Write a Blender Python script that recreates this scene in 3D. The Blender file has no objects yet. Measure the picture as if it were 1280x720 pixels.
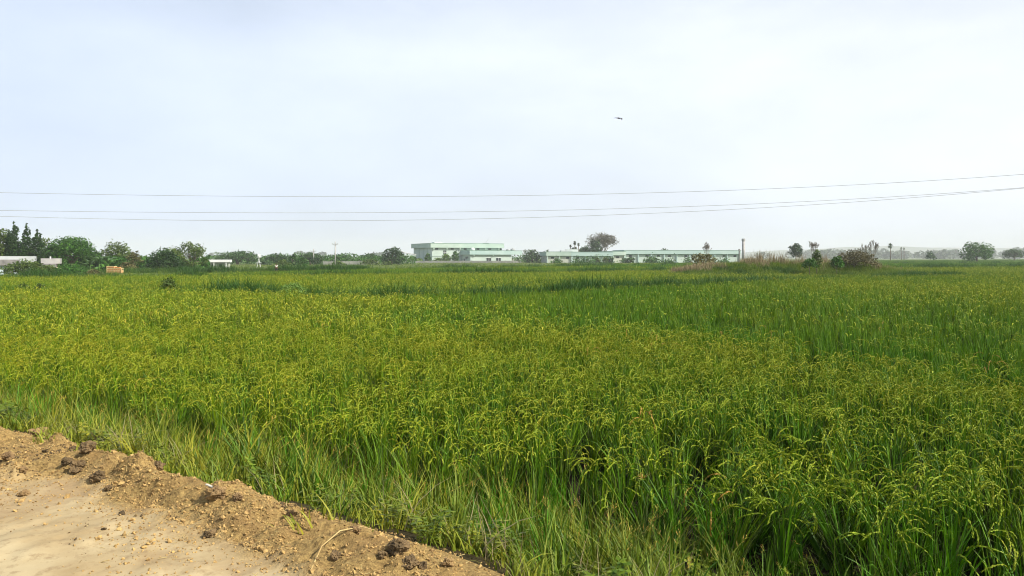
import bpy, bmesh, math, random
import numpy as np
from mathutils import Vector, Matrix, noise as mnoise

SC = bpy.context.scene
C = SC.collection
R = math.radians
rng = np.random.default_rng(7)
random.seed(7)

# ------------------------------------------------------------------ camera
FPX, HOR, EYE = 967.0, 322.0, 2.9          # focal length and horizon row in photograph pixels (1280x720); eye height
cam = bpy.data.cameras.new("camera")
cam.sensor_width = 36.0
cam.lens = 36.0 * FPX / 1280.0
cam.shift_y = -(360.0 - HOR) / 1280.0
cam.clip_start, cam.clip_end = 0.1, 30000.0
camo = bpy.data.objects.new("camera", cam)
C.objects.link(camo)
camo.location = (0, 0, EYE)
camo.rotation_euler = (R(90), 0, 0)
SC.camera = camo

# ------------------------------------------------------------------ sky, sun, exposure
SUN_EL, SUN_AZ = R(43), R(112)              # azimuth clockwise from the view direction (+Y)
W = bpy.data.worlds.new("World")
SC.world = W
W.use_nodes = True
nt = W.node_tree
nt.nodes.clear()
def wn(t, **k):
    n = nt.nodes.new(t)
    for a, b in k.items(): setattr(n, a, b)
    return n
sky = wn('ShaderNodeTexSky', sky_type='NISHITA', sun_disc=False, sun_elevation=SUN_EL, sun_rotation=SUN_AZ,
         air_density=1.2, dust_density=3.0, ozone_density=1.0)
skys = wn('ShaderNodeVectorMath', operation='SCALE'); skys.inputs['Scale'].default_value = 0.10
nt.links.new(sky.outputs[0], skys.inputs[0])
tc = wn('ShaderNodeTexCoord')
mp = wn('ShaderNodeMapping'); mp.inputs['Scale'].default_value = (1.0, 1.0, 2.6)
nz = wn('ShaderNodeTexNoise'); nz.inputs['Scale'].default_value = 2.2; nz.inputs['Detail'].default_value = 7; nz.inputs['Roughness'].default_value = 0.55
nt.links.new(tc.outputs['Generated'], mp.inputs[0]); nt.links.new(mp.outputs[0], nz.inputs['Vector'])
sep = wn('ShaderNodeSeparateXYZ'); nt.links.new(tc.outputs['Generated'], sep.inputs[0])
veil = wn('ShaderNodeMapRange'); veil.inputs['From Min'].default_value = 0.25; veil.inputs['From Max'].default_value = 0.55
veil.inputs['To Min'].default_value = 0.90; veil.inputs['To Max'].default_value = 0.10
nt.links.new(sep.outputs['Z'], veil.inputs['Value'])
cl = wn('ShaderNodeMapRange'); cl.inputs['From Min'].default_value = 0.35; cl.inputs['From Max'].default_value = 0.7
cl.inputs['To Min'].default_value = -0.14; cl.inputs['To Max'].default_value = 0.14
nt.links.new(nz.outputs[0], cl.inputs['Value'])
fac = wn('ShaderNodeMath', operation='ADD', use_clamp=True)
nt.links.new(veil.outputs[0], fac.inputs[0]); nt.links.new(cl.outputs[0], fac.inputs[1])
# the thin cloud veil is brighter towards the sun's side
dot = wn('ShaderNodeVectorMath', operation='DOT_PRODUCT')
dot.inputs[1].default_value = (math.sin(SUN_AZ) * math.cos(SUN_EL), math.cos(SUN_AZ) * math.cos(SUN_EL), math.sin(SUN_EL))
nt.links.new(tc.outputs['Generated'], dot.inputs[0])
glow = wn('ShaderNodeMapRange'); glow.inputs['From Min'].default_value = -0.7; glow.inputs['From Max'].default_value = 0.9
glow.inputs['To Min'].default_value = 0.0; glow.inputs['To Max'].default_value = 1.0
nt.links.new(dot.outputs['Value'], glow.inputs['Value'])
vc = wn('ShaderNodeMix', data_type='RGBA'); vc.inputs[6].default_value = (0.58, 0.69, 0.91, 1); vc.inputs[7].default_value = (1.06, 1.06, 1.04, 1)
nt.links.new(glow.outputs[0], vc.inputs[0])
mx = wn('ShaderNodeMix', data_type='RGBA')
nt.links.new(fac.outputs[0], mx.inputs[0]); nt.links.new(skys.outputs[0], mx.inputs[6]); nt.links.new(vc.outputs[2], mx.inputs[7])
bg = wn('ShaderNodeBackground'); bg.inputs['Strength'].default_value = 1.0
wo = wn('ShaderNodeOutputWorld')
nt.links.new(mx.outputs[2], bg.inputs[0]); nt.links.new(bg.outputs[0], wo.inputs[0])
W.cycles.sampling_method = 'AUTOMATIC'

sun = bpy.data.lights.new("sun", 'SUN')
sun.energy, sun.angle, sun.color = 5.0, R(0.5), (1.0, 0.94, 0.83)
suno = bpy.data.objects.new("sun", sun)
C.objects.link(suno)
sd = Vector((math.sin(SUN_AZ) * math.cos(SUN_EL), math.cos(SUN_AZ) * math.cos(SUN_EL), math.sin(SUN_EL)))
suno.rotation_euler = sd.to_track_quat('Z', 'Y').to_euler()
suno.location = sd * 200

SC.view_settings.view_transform = 'Standard'
SC.view_settings.look = 'None'
SC.view_settings.exposure = 0.32
SC.view_settings.gamma = 1.0
SC.render.engine = 'CYCLES'
SC.cycles.use_denoising = True
SC.cycles.denoiser = 'OPENIMAGEDENOISE'
SC.cycles.denoising_prefilter = 'ACCURATE'
SC.cycles.filter_width = 1.05
SC.cycles.max_bounces = 6
SC.cycles.diffuse_bounces = 2
SC.cycles.transmission_bounces = 4
SC.cycles.volume_bounces = 1
SC.cycles.caustics_reflective = False
SC.cycles.caustics_refractive = False

# ------------------------------------------------------------------ helpers
def at(px, row, D):
    """world point on the ray of a photograph pixel at depth D"""
    return Vector(((px - 640.0) / FPX * D, D, EYE - (row - HOR) / FPX * D))

def tag(o, label=None, cat=None, group=None, kind=None):
    if label: o['label'] = label
    if cat: o['category'] = cat
    if group: o['group'] = group
    if kind: o['kind'] = kind
    return o

def empty(name, loc=(0, 0, 0), rz=0.0):
    o = bpy.data.objects.new(name, None)
    C.objects.link(o)
    o.location = loc
    o.rotation_euler = (0, 0, rz)
    o.empty_display_size = 0.3
    return o

def link(name, me, m=None, parent=None, loc=None):
    if m is not None:
        for k in (m if isinstance(m, (list, tuple)) else [m]):
            if k.name not in [q.name for q in me.materials if q]: me.materials.append(k)
    o = bpy.data.objects.new(name, me)
    C.objects.link(o)
    if parent is not None: o.parent = parent
    if loc is not None: o.location = loc
    return o

def mesh_np(name, V, F, midx=None, smooth=False):
    V = np.asarray(V, dtype=np.float32); F = np.asarray(F, dtype=np.int32)
    me = bpy.data.meshes.new(name)
    n, k = F.shape
    me.vertices.add(len(V)); me.vertices.foreach_set('co', V.ravel())
    me.loops.add(n * k); me.loops.foreach_set('vertex_index', F.ravel())
    me.polygons.add(n)
    me.polygons.foreach_set('loop_start', np.arange(0, n * k, k, dtype=np.int32))
    if midx is not None: me.polygons.foreach_set('material_index', np.asarray(midx, dtype=np.int32))
    me.polygons.foreach_set('use_smooth', np.full(n, smooth, dtype=bool))
    me.update(calc_edges=True); me.validate()
    return me

class MB:
    """collects boxes, tubes and strips into one mesh"""
    def __init__(s): s.bm = bmesh.new()
    def box(s, x0, x1, y0, y1, z0, z1, bev=0.0):
        r = bmesh.ops.create_cube(s.bm, size=1.0)
        for v in r['verts']:
            v.co = Vector(((x0 + x1) / 2 + v.co.x * (x1 - x0), (y0 + y1) / 2 + v.co.y * (y1 - y0), (z0 + z1) / 2 + v.co.z * (z1 - z0)))
        if bev:
            es = list({e for v in r['verts'] for e in v.link_edges})
            bmesh.ops.bevel(s.bm, geom=es, offset=bev, segments=1, affect='EDGES')
        return s
    def tube(s, pts, rad, n=6):
        pts = [Vector(p) for p in pts]
        if not hasattr(rad, '__len__'): rad = [rad] * len(pts)
        rings = []
        for i, p in enumerate(pts):
            d = (pts[min(i + 1, len(pts) - 1)] - pts[max(i - 1, 0)]).normalized()
            a = d.cross(Vector((0, 0, 1)) if abs(d.z) < 0.9 else Vector((1, 0, 0))).normalized()
            b = d.cross(a).normalized()
            rings.append([s.bm.verts.new(p + (a * math.cos(2 * math.pi * k / n) + b * math.sin(2 * math.pi * k / n)) * rad[i]) for k in range(n)])
        for i in range(len(rings) - 1):
            for k in range(n):
                s.bm.faces.new((rings[i][k], rings[i][(k + 1) % n], rings[i + 1][(k + 1) % n], rings[i + 1][k]))
        s.bm.faces.new(rings[0][::-1]); s.bm.faces.new(rings[-1])
        return s
    def strip(s, pts, wid, side):
        side = Vector(side).normalized(); prev = None
        for i, p in enumerate(pts):
            p = Vector(p); w = wid[i] if hasattr(wid, '__len__') else wid
            cur = (s.bm.verts.new(p - side * w / 2), s.bm.verts.new(p + side * w / 2))
            if prev: s.bm.faces.new((prev[0], prev[1], cur[1], cur[0]))
            prev = cur
        return s
    def lathe(s, prof, n=12, c=(0, 0, 0)):
        c = Vector(c); rings = []
        for r, z in prof:
            rings.append([s.bm.verts.new(c + Vector((r * math.cos(2 * math.pi * k / n), r * math.sin(2 * math.pi * k / n), z))) for k in range(n)])
        for i in range(len(rings) - 1):
            for k in range(n):
                s.bm.faces.new((rings[i][k], rings[i][(k + 1) % n], rings[i + 1][(k + 1) % n], rings[i + 1][k]))
        s.bm.faces.new(rings[0][::-1]); s.bm.faces.new(rings[-1])
        return s
    def mesh(s, name, smooth=False):
        bmesh.ops.recalc_face_normals(s.bm, faces=s.bm.faces)
        me = bpy.data.meshes.new(name)
        s.bm.to_mesh(me); s.bm.free()
        if smooth:
            for p in me.polygons: p.use_smooth = True
        return me
    def build(s, name, m, parent=None, loc=None, smooth=False):
        return link(name, s.mesh(name, smooth), m, parent, loc)

def _hash(xi, yi, seed):
    h = (xi.astype(np.int64) * 374761393 + yi.astype(np.int64) * 668265263 + seed * 974711) & 0xffffffff
    h = ((h ^ (h >> 13)) * 1274126177) & 0xffffffff
    return ((h ^ (h >> 16)) & 0xffffff) / float(0xffffff)
def vnoise(x, y, seed=0):
    x = np.asarray(x, float); y = np.asarray(y, float)
    xi, yi = np.floor(x), np.floor(y); fx, fy = x - xi, y - yi
    fx = fx * fx * (3 - 2 * fx); fy = fy * fy * (3 - 2 * fy)
    a, b = _hash(xi, yi, seed), _hash(xi + 1, yi, seed); c, d = _hash(xi, yi + 1, seed), _hash(xi + 1, yi + 1, seed)
    return (a * (1 - fx) + b * fx) * (1 - fy) + (c * (1 - fx) + d * fx) * fy
def fbm(x, y, seed=0, octv=4, gain=0.5):
    t, a, n = 0.0, 1.0, 0.0
    for k in range(octv):
        t = t + a * vnoise(np.asarray(x) * 2 ** k, np.asarray(y) * 2 ** k, seed + k * 17); n += a; a *= gain
    return t / n
def sstep(a, b, x):
    t = np.clip((np.asarray(x, float) - a) / (b - a), 0, 1)
    return t * t * (3 - 2 * t)

# ------------------------------------------------------------------ materials
def new_mat(name):
    m = bpy.data.materials.new(name); m.use_nodes = True
    m.node_tree.nodes.clear()
    return m, m.node_tree.nodes, m.node_tree.links
def col4(c): return (c[0], c[1], c[2], 1.0)

def surf(name, c1, c2, scale=3.0, rough=0.85, bump=0.0, bscale=None, detail=5.0, lo=0.35, hi=0.65, c3=None, s3=0.4, metallic=0.0, spec=0.25):
    """two (or three) colour noise surface with fine relief, in world units"""
    m, N, L = new_mat(name)
    out = N.new('ShaderNodeOutputMaterial'); p = N.new('ShaderNodeBsdfPrincipled')
    p.inputs['Roughness'].default_value = rough; p.inputs['Metallic'].default_value = metallic
    p.inputs['Specular IOR Level'].default_value = spec
    g = N.new('ShaderNodeNewGeometry')
    n1 = N.new('ShaderNodeTexNoise'); n1.inputs['Scale'].default_value = scale; n1.inputs['Detail'].default_value = detail
    L.new(g.outputs['Position'], n1.inputs['Vector'])
    r = N.new('ShaderNodeMapRange'); r.inputs['From Min'].default_value = lo; r.inputs['From Max'].default_value = hi
    L.new(n1.outputs[0], r.inputs['Value'])
    mix = N.new('ShaderNodeMix'); mix.data_type = 'RGBA'; mix.inputs[6].default_value = col4(c1); mix.inputs[7].default_value = col4(c2)
    L.new(r.outputs[0], mix.inputs[0]); colr = mix.outputs[2]
    if c3:
        n3 = N.new('ShaderNodeTexNoise'); n3.inputs['Scale'].default_value = s3; n3.inputs['Detail'].default_value = 4
        L.new(g.outputs['Position'], n3.inputs['Vector'])
        r3 = N.new('ShaderNodeMapRange'); r3.inputs['From Min'].default_value = 0.45; r3.inputs['From Max'].default_value = 0.65
        L.new(n3.outputs[0], r3.inputs['Value'])
        m3 = N.new('ShaderNodeMix'); m3.data_type = 'RGBA'; m3.inputs[7].default_value = col4(c3)
        L.new(r3.outputs[0], m3.inputs[0]); L.new(colr, m3.inputs[6]); colr = m3.outputs[2]
    L.new(colr, p.inputs['Base Color'])
    if bump:
        nb = N.new('ShaderNodeTexNoise'); nb.inputs['Scale'].default_value = bscale or scale * 6; nb.inputs['Detail'].default_value = 6
        L.new(g.outputs['Position'], nb.inputs['Vector'])
        b = N.new('ShaderNodeBump'); b.inputs['Strength'].default_value = 1.0; b.inputs['Distance'].default_value = bump
        L.new(nb.outputs[0], b.inputs['Height']); L.new(b.outputs[0], p.inputs['Normal'])
    L.new(p.outputs[0], out.inputs[0])
    return m

def leafy(name, c1, c2, trans=0.3, tint=None, rough=0.55, spec=0.25, clump=0.0):
    """leaf material: colour varies leaf by leaf, light passes through; tint: second pair blended by the instance's own ripeness"""
    m, N, L = new_mat(name)
    out = N.new('ShaderNodeOutputMaterial'); p = N.new('ShaderNodeBsdfPrincipled')
    p.inputs['Roughness'].default_value = rough; p.inputs['Specular IOR Level'].default_value = spec
    g = N.new('ShaderNodeNewGeometry')
    def pair(a, b):
        x = N.new('ShaderNodeMix'); x.data_type = 'RGBA'; x.inputs[6].default_value = col4(a); x.inputs[7].default_value = col4(b)
        L.new(g.outputs['Random Per Island'], x.inputs[0]); return x.outputs[2]
    c = pair(c1, c2)
    if tint:
        a = N.new('ShaderNodeAttribute'); a.attribute_type = 'INSTANCER'; a.attribute_name = 'tint'
        t = N.new('ShaderNodeMix'); t.data_type = 'RGBA'
        L.new(a.outputs['Fac'], t.inputs[0]); L.new(c, t.inputs[6]); L.new(pair(*tint), t.inputs[7]); c = t.outputs[2]
    if clump:
        n = N.new('ShaderNodeTexNoise'); n.inputs['Scale'].default_value = clump; n.inputs['Detail'].default_value = 3
        L.new(g.outputs['Position'], n.inputs['Vector'])
        hs = N.new('ShaderNodeHueSaturation')
        r = N.new('ShaderNodeMapRange'); r.inputs['From Min'].default_value = 0.3; r.inputs['From Max'].default_value = 0.7
        r.inputs['To Min'].default_value = 0.65; r.inputs['To Max'].default_value = 1.4
        L.new(n.outputs[0], r.inputs['Value']); L.new(r.outputs[0], hs.inputs['Value']); L.new(c, hs.inputs['Color']); c = hs.outputs[0]
    L.new(c, p.inputs['Base Color'])
    tr = N.new('ShaderNodeBsdfTranslucent'); L.new(c, tr.inputs['Color'])
    ms = N.new('ShaderNodeMixShader'); ms.inputs[0].default_value = trans
    L.new(p.outputs[0], ms.inputs[1]); L.new(tr.outputs[0], ms.inputs[2]); L.new(ms.outputs[0], out.inputs[0])
    return m

M = {}
M['ground'] = surf('field_soil', (0.06, 0.10, 0.014), (0.12, 0.155, 0.02), 0.35, 0.95, 0.05, 3.0, c3=(0.06, 0.085, 0.012), s3=0.05)
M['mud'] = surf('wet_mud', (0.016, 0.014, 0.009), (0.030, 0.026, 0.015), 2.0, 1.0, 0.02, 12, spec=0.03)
M['sand'] = surf('packed_sand', (0.46, 0.35, 0.185), (0.54, 0.435, 0.25), 2.2, 0.95, 0.012, 45, c3=(0.40, 0.275, 0.12), s3=1.7)
M['dirt'] = surf('loose_dirt', (0.40, 0.25, 0.095), (0.19, 0.11, 0.05), 9.0, 0.95, 0.03, 55, lo=0.42, hi=0.68, c3=(0.46, 0.31, 0.13), s3=3.5)
def earth_mat():
    m, N, L = new_mat('road_earth')
    out = N.new('ShaderNodeOutputMaterial'); p = N.new('ShaderNodeBsdfPrincipled'); p.inputs['Roughness'].default_value = .95; p.inputs['Specular IOR Level'].default_value = .15
    g = N.new('ShaderNodeNewGeometry')
    def noi(sc, de=5, rg=.55):
        n = N.new('ShaderNodeTexNoise'); n.inputs['Scale'].default_value = sc; n.inputs['Detail'].default_value = de; n.inputs['Roughness'].default_value = rg; L.new(g.outputs['Position'], n.inputs['Vector']); return n.outputs[0]
    def rng_(v, a, b):
        r = N.new('ShaderNodeMapRange'); r.inputs['From Min'].default_value = a; r.inputs['From Max'].default_value = b; L.new(v, r.inputs['Value']); return r.outputs[0]
    def mix(f, a, b):
        x = N.new('ShaderNodeMix'); x.data_type = 'RGBA'; L.new(f, x.inputs[0])
        for c, i in ((a, 6), (b, 7)):
            if isinstance(c, tuple): x.inputs[i].default_value = col4(c)
            else: L.new(c, x.inputs[i])
        return x.outputs[2]
    sand = mix(rng_(noi(1.9), .38, .62), (0.35, 0.26, 0.135), (0.46, 0.375, 0.22))
    sand = mix(rng_(noi(.9, 6, .65), .50, .60), sand, (0.33, 0.24, 0.13))
    sand = mix(rng_(noi(14, 6, .7), .52, .75), sand, (0.25, 0.175, 0.09))
    dirt = mix(rng_(noi(38, 6, .7), .38, .66), (0.50, 0.345, 0.13), (0.19, 0.125, 0.05))
    dirt = mix(rng_(noi(3.2), .50, .68), dirt, (0.31, 0.20, 0.08))
    a = N.new('ShaderNodeAttribute'); a.attribute_name = 'loose'
    L.new(mix(a.outputs['Fac'], sand, dirt), p.inputs['Base Color'])
    b = N.new('ShaderNodeBump'); b.inputs['Distance'].default_value = .032
    mu = N.new('ShaderNodeMath'); mu.operation = 'MULTIPLY_ADD'; mu.inputs[1].default_value = .85; mu.inputs[2].default_value = .15
    L.new(a.outputs['Fac'], mu.inputs[0]); L.new(mu.outputs[0], b.inputs['Strength']); L.new(noi(48, 6, .7), b.inputs['Height']); L.new(b.outputs[0], p.inputs['Normal'])
    L.new(p.outputs[0], out.inputs[0]); return m
M['earth'] = earth_mat()
M['bank'] = surf('bank_soil', (0.022, 0.020, 0.010), (0.06, 0.048, 0.024), 5.0, 1.0, 0.03, 20, spec=0.03)
M['clod'] = surf('clod_soil', (0.33, 0.22, 0.095), (0.17, 0.11, 0.055), 14.0, 0.95, 0.02, 50)
M['dark_clod'] = surf('damp_clod_soil', (0.20, 0.135, 0.065), (0.070, 0.050, 0.026), 14.0, 0.9, 0.02, 50)
M['crumb'] = surf('dirt_crumb', (0.47, 0.315, 0.12), (0.22, 0.14, 0.058), 30.0, 0.95, 0.0, lo=0.42, hi=0.62)
M['straw'] = surf('dry_straw', (0.50, 0.40, 0.18), (0.36, 0.25, 0.10), 8.0, 0.8)
M['scrap'] = surf('white_scrap', (0.6, 0.57, 0.48), (0.5, 0.46, 0.38), 8.0, 0.6)
M['rice_leaf'] = leafy('rice_leaf', (0.026, 0.092, 0.003), (0.102, 0.25, 0.003), 0.2, ((0.085, 0.145, 0.003), (0.29, 0.34, 0.005)))
M['panicle'] = leafy('rice_panicle', (0.15, 0.24, 0.008), (0.30, 0.37, 0.016), 0.16, ((0.26, 0.28, 0.010), (0.50, 0.44, 0.03)), 0.6)
M['culm'] = surf('rice_culm', (0.030, 0.050, 0.010), (0.055, 0.075, 0.016), 6.0, 0.8, spec=0.1)  # darker than the leaves: shade among the stems put into the colour
M['sedge'] = leafy('brown_panicle', (0.30, 0.18, 0.03), (0.42, 0.28, 0.05), 0.2)
M['grass'] = leafy('grass_blade', (0.028, 0.085, 0.006), (0.11, 0.21, 0.010), 0.18, ((0.14, 0.18, 0.010), (0.38, 0.35, 0.035)))
M['fresh'] = leafy('fresh_blade', (0.045, 0.17, 0.005), (0.11, 0.29, 0.008), 0.3)
M['weed'] = leafy('weed_leaf', (0.07, 0.16, 0.025), (0.12, 0.24, 0.04), 0.3)
M['bund'] = leafy('bund_weed_leaf', (0.022, 0.075, 0.008), (0.055, 0.14, 0.014), 0.25, ((0.10, 0.18, 0.010), (0.20, 0.26, 0.02)))
M['dryreed'] = leafy('dry_reed', (0.21, 0.165, 0.085), (0.32, 0.26, 0.14), 0.2)
M['bark'] = surf('bark', (0.11, 0.085, 0.06), (0.19, 0.15, 0.11), 3.0, 0.9, 0.02, 10)
M['palebark'] = surf('pale_bark', (0.17, 0.155, 0.125), (0.24, 0.215, 0.175), 2.0, 0.9)
M['lf_dark'] = leafy('dark_foliage', (0.013, 0.042, 0.010), (0.042, 0.098, 0.018), 0.22, clump=0.45)
M['lf_mid'] = leafy('green_foliage', (0.026, 0.09, 0.012), (0.075, 0.185, 0.022), 0.25, clump=0.4)
M['lf_olive'] = leafy('olive_foliage', (0.050, 0.095, 0.016), (0.12, 0.175, 0.032), 0.25, clump=0.5)
M['lf_tan'] = leafy('yellowing_foliage', (0.085, 0.09, 0.03), (0.18, 0.165, 0.055), 0.25, clump=0.6)
M['lf_grey'] = leafy('grey_green_foliage', (0.03, 0.075, 0.022), (0.07, 0.135, 0.04), 0.22, clump=0.2)
M['lf_bright'] = leafy('bright_foliage', (0.10, 0.19, 0.03), (0.20, 0.32, 0.07), 0.3, clump=0.6)
M['lf_bare'] = leafy('withered_foliage', (0.080, 0.080, 0.055), (0.13, 0.125, 0.085), 0.2)
M['lf_brush'] = leafy('dry_brush', (0.085, 0.08, 0.036), (0.15, 0.135, 0.062), 0.2)
M['banana'] = leafy('banana_leaf', (0.05, 0.12, 0.03), (0.11, 0.20, 0.06), 0.35, rough=0.4, spec=0.5)
M['white'] = surf('white_paint', (0.66, 0.68, 0.68), (0.76, 0.77, 0.76), 0.4, 0.7)
M['grey_white'] = surf('weathered_white', (0.40, 0.43, 0.44), (0.52, 0.54, 0.54), 0.8, 0.85)
M['mint'] = surf('mint_render', (0.38, 0.49, 0.43), (0.46, 0.56, 0.50), 0.15, 0.8)
M['mint_wall'] = surf('pale_mint_render', (0.42, 0.51, 0.465), (0.49, 0.57, 0.525), 0.15, 0.8)
M['aqua'] = surf('aqua_render', (0.35, 0.48, 0.46), (0.42, 0.54, 0.515), 0.15, 0.8)
M['palewall'] = surf('pale_wall', (0.40, 0.43, 0.37), (0.48, 0.50, 0.44), 0.15, 0.85)
M['blue_wall'] = surf('pale_blue_wall', (0.42, 0.50, 0.55), (0.50, 0.57, 0.60), 0.5, 0.8)
M['cream'] = surf('cream_wall', (0.60, 0.52, 0.38), (0.68, 0.60, 0.45), 0.5, 0.85)
M['greyroof'] = surf('weathered_roof', (0.16, 0.155, 0.15), (0.26, 0.25, 0.24), 1.2, 0.9)
M['concrete'] = surf('concrete', (0.34, 0.335, 0.33), (0.44, 0.43, 0.41), 0.8, 0.9)
M['dull_wall'] = surf('stained_wall', (0.17, 0.18, 0.165), (0.26, 0.265, 0.24), 0.3, 0.9)
M['glass'] = surf('dark_glass', (0.015, 0.022, 0.025), (0.03, 0.04, 0.045), 0.3, 0.15)
M['green_trim'] = surf('green_trim', (0.16, 0.30, 0.22), (0.20, 0.35, 0.26), 0.4, 0.8)
M['metal'] = surf('grey_metal', (0.30, 0.31, 0.32), (0.40, 0.41, 0.42), 0.8, 0.5)
M['wire'] = surf('wire_grey', (0.42, 0.43, 0.44), (0.48, 0.49, 0.50), 0.4, 0.7)
M['timber'] = surf('pale_timber', (0.62, 0.44, 0.20), (0.72, 0.54, 0.28), 1.5, 0.8)
M['brick'] = surf('orange_brick', (0.45, 0.20, 0.07), (0.55, 0.27, 0.10), 2.0, 0.9)
M['skin'] = surf('skin', (0.16, 0.085, 0.05), (0.19, 0.105, 0.065), 6, 0.6)
M['shirt'] = surf('pale_shirt', (0.62, 0.62, 0.58), (0.72, 0.72, 0.68), 5, 0.85)
M['trousers'] = surf('dark_trousers', (0.02, 0.022, 0.03), (0.035, 0.037, 0.045), 5, 0.9)
M['hair'] = surf('black_hair', (0.012, 0.010, 0.009), (0.02, 0.017, 0.015), 10, 0.6)
M['feather'] = surf('dark_feather', (0.035, 0.030, 0.028), (0.06, 0.05, 0.045), 6, 0.7)
M['hill'] = surf('hill_scrub', (0.06, 0.09, 0.05), (0.11, 0.12, 0.075), 0.006, 0.95)
M['treeline'] = leafy('far_wood', (0.03, 0.06, 0.03), (0.07, 0.11, 0.045), 0.2, clump=0.03)

# ------------------------------------------------------------------ lie of the land
# the road runs along d, its edge faces the paddies along n: s is the distance across, t along
NX, NY = 0.564, 0.826
DX, DY = -0.826, 0.564
def st_xy(s, t): return NX * s + DX * t, NY * s + DY * t
def foot(t):             # where the loose dirt meets the packed sand of the road
    t = np.asarray(t, float)
    return np.interp(t, [-5, 2, 2.4, 3.3, 4.4, 5.2, 5.6, 6.1, 7.5, 12], [2.15, 2.2, 2.35, 2.64, 2.70, 2.78, 2.82, 2.5, 2.3, 2.35]) + .10 * (fbm(t * 4, t * 0 + 1.7, 13, 3) - .5)
def land_z(s, t):
    s = np.asarray(s, float); t = np.asarray(t, float)
    z = 1.3 * (1 - sstep(2.95 - .4 * (1 - sstep(1.6, 3.1, t)), 6.4, s))
    s0 = 3.0 + 0.05 * (fbm(t * 0.9, t * 0 + 3.1, 5) - 0.5) * 2
    s0 = s0 - .38 * (1 - sstep(1.6, 3.1, t))
    w = np.where(s < s0, (s0 - foot(t)) * .62, 0.24)
    hump = (np.interp(t, [-3, 1, 2.24, 3.05, 4.08, 5.45, 7.35, 9, 14], [.0, -.02, -.02, .06, .125, .135, .04, .05, .06]) + 0.05 * (fbm(t * 1.6, t * 0 + 8.2, 11) - .5)) * np.exp(-((s - s0) / w) ** 2)
    band = sstep(-.10, .12, s - foot(t)) * (1 - sstep(.15, .42, s - s0))
    x, y = st_xy(s, t)
    lump = band * (0.055 * np.abs(fbm(x * 6.5, y * 6.5, 23, 4, .6) - .5) * 2 + 0.20 * (fbm(x * 3.0, y * 3.0, 21, 5, 0.62) - 0.5) + 0.05 * np.maximum(vnoise(x * 7, y * 7, 31) - 0.62, 0) * 3)
    spill = 0.03 * sstep(1.7, 2.4, s) * np.maximum(fbm(x * 2.2, y * 2.2, 77, 4) - 0.45, 0) * 4 * (1 - band)
    rut = -.035 * (np.exp(-((s - 1.55 - .1 * fbm(t * .5, t * 0, 55)) / .16) ** 2) + np.exp(-((s - .2) / .2) ** 2)) + .012 * np.maximum(fbm(x * 5, y * 5, 59, 4) - .5, 0) * 4
    road = rut + 0.02 * (fbm(x * 0.8, y * 0.8, 41, 3) - 0.5) + 0.006 * (fbm(x * 9, y * 9, 43, 3) - 0.5)
    return z + hump + lump + np.where(s < 3.2, road + spill, 0)

def heightfield(name, s_arr, t_arr, m, dz=0.0, smooth=True):
    S, T = np.meshgrid(s_arr, t_arr, indexing='ij')
    X, Y = st_xy(S, T); Z = land_z(S, T) + dz
    a, b = S.shape
    idx = np.arange(a * b).reshape(a, b)
    F = np.stack([idx[:-1, :-1], idx[1:, :-1], idx[1:, 1:], idx[:-1, 1:]], -1).reshape(-1, 4)[:, ::-1]
    o = link(name, mesh_np(name, np.stack([X, Y, Z], -1).reshape(-1, 3), F, smooth=smooth), m)
    q = sstep(-.16, .14, S - foot(T) + .42 * (fbm(X * 3.2, Y * 3.2, 61, 5, .65) - .5))
    at_ = o.data.attributes.new('loose', 'FLOAT', 'POINT'); at_.data.foreach_set('value', q.ravel().astype(np.float32))
    return o

def spans(*segs):
    out = []
    for a, b, st in segs: out.append(np.arange(a, b, st))
    return np.concatenate(out + [np.array([segs[-1][1]])])

G = 6200.0
gx = np.array([-G, -2500, -900, -300, -100, -30, 0, 30, 100, 300, 900, 2500, G])
gy = np.array([-G, -1500, -300, -60, 0, 30, 100, 300, 900, 2500, G])
X, Y = np.meshgrid(gx, gy, indexing='ij'); idx = np.arange(X.size).reshape(X.shape)
F = np.stack([idx[:-1, :-1], idx[1:, :-1], idx[1:, 1:], idx[:-1, 1:]], -1).reshape(-1, 4)
tag(link('ground', mesh_np('ground', np.stack([X, Y, 0 * X], -1).reshape(-1, 3), F), M['ground']), kind='structure')

tt_ = spans((-70, -3, 1.5), (-3, 0.5, 0.12), (0.5, 8.6, 0.022), (8.6, 14, 0.12), (14, 70, 1.5))
tag(heightfield('road', spans((-7, 0.6, 0.4), (0.6, 2.1, 0.03)), spans((-70, -3, 1.5), (-3, 10, 0.03), (10, 70, 1.5)), M['earth']), kind='structure')
tag(heightfield('dirt_berm', spans((2.1, 3.42, 0.022)), tt_, M['earth']), kind='structure')
tag(heightfield('bank', spans((3.42, 6.9, 0.12)), spans((-70, -14, 1.5), (-14, 20, 0.2), (20, 70, 1.5)), M['bank']), kind='structure')
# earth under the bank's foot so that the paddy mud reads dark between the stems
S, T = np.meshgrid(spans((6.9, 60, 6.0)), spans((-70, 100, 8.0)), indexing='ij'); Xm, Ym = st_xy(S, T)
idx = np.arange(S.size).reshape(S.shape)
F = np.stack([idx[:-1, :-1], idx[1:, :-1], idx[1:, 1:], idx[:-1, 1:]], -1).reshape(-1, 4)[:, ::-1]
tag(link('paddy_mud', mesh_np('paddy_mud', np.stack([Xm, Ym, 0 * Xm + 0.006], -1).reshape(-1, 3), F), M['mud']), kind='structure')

# ------------------------------------------------------------------ instanced ground cover
PROTO = {}
def proto_coll(key, objs):
    c = bpy.data.collections.new(key)
    for i, me in enumerate(objs):
        o = bpy.data.objects.new("%s_%02d" % (key, i), me); c.objects.link(o)
    PROTO[key] = c
    return c

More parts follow.
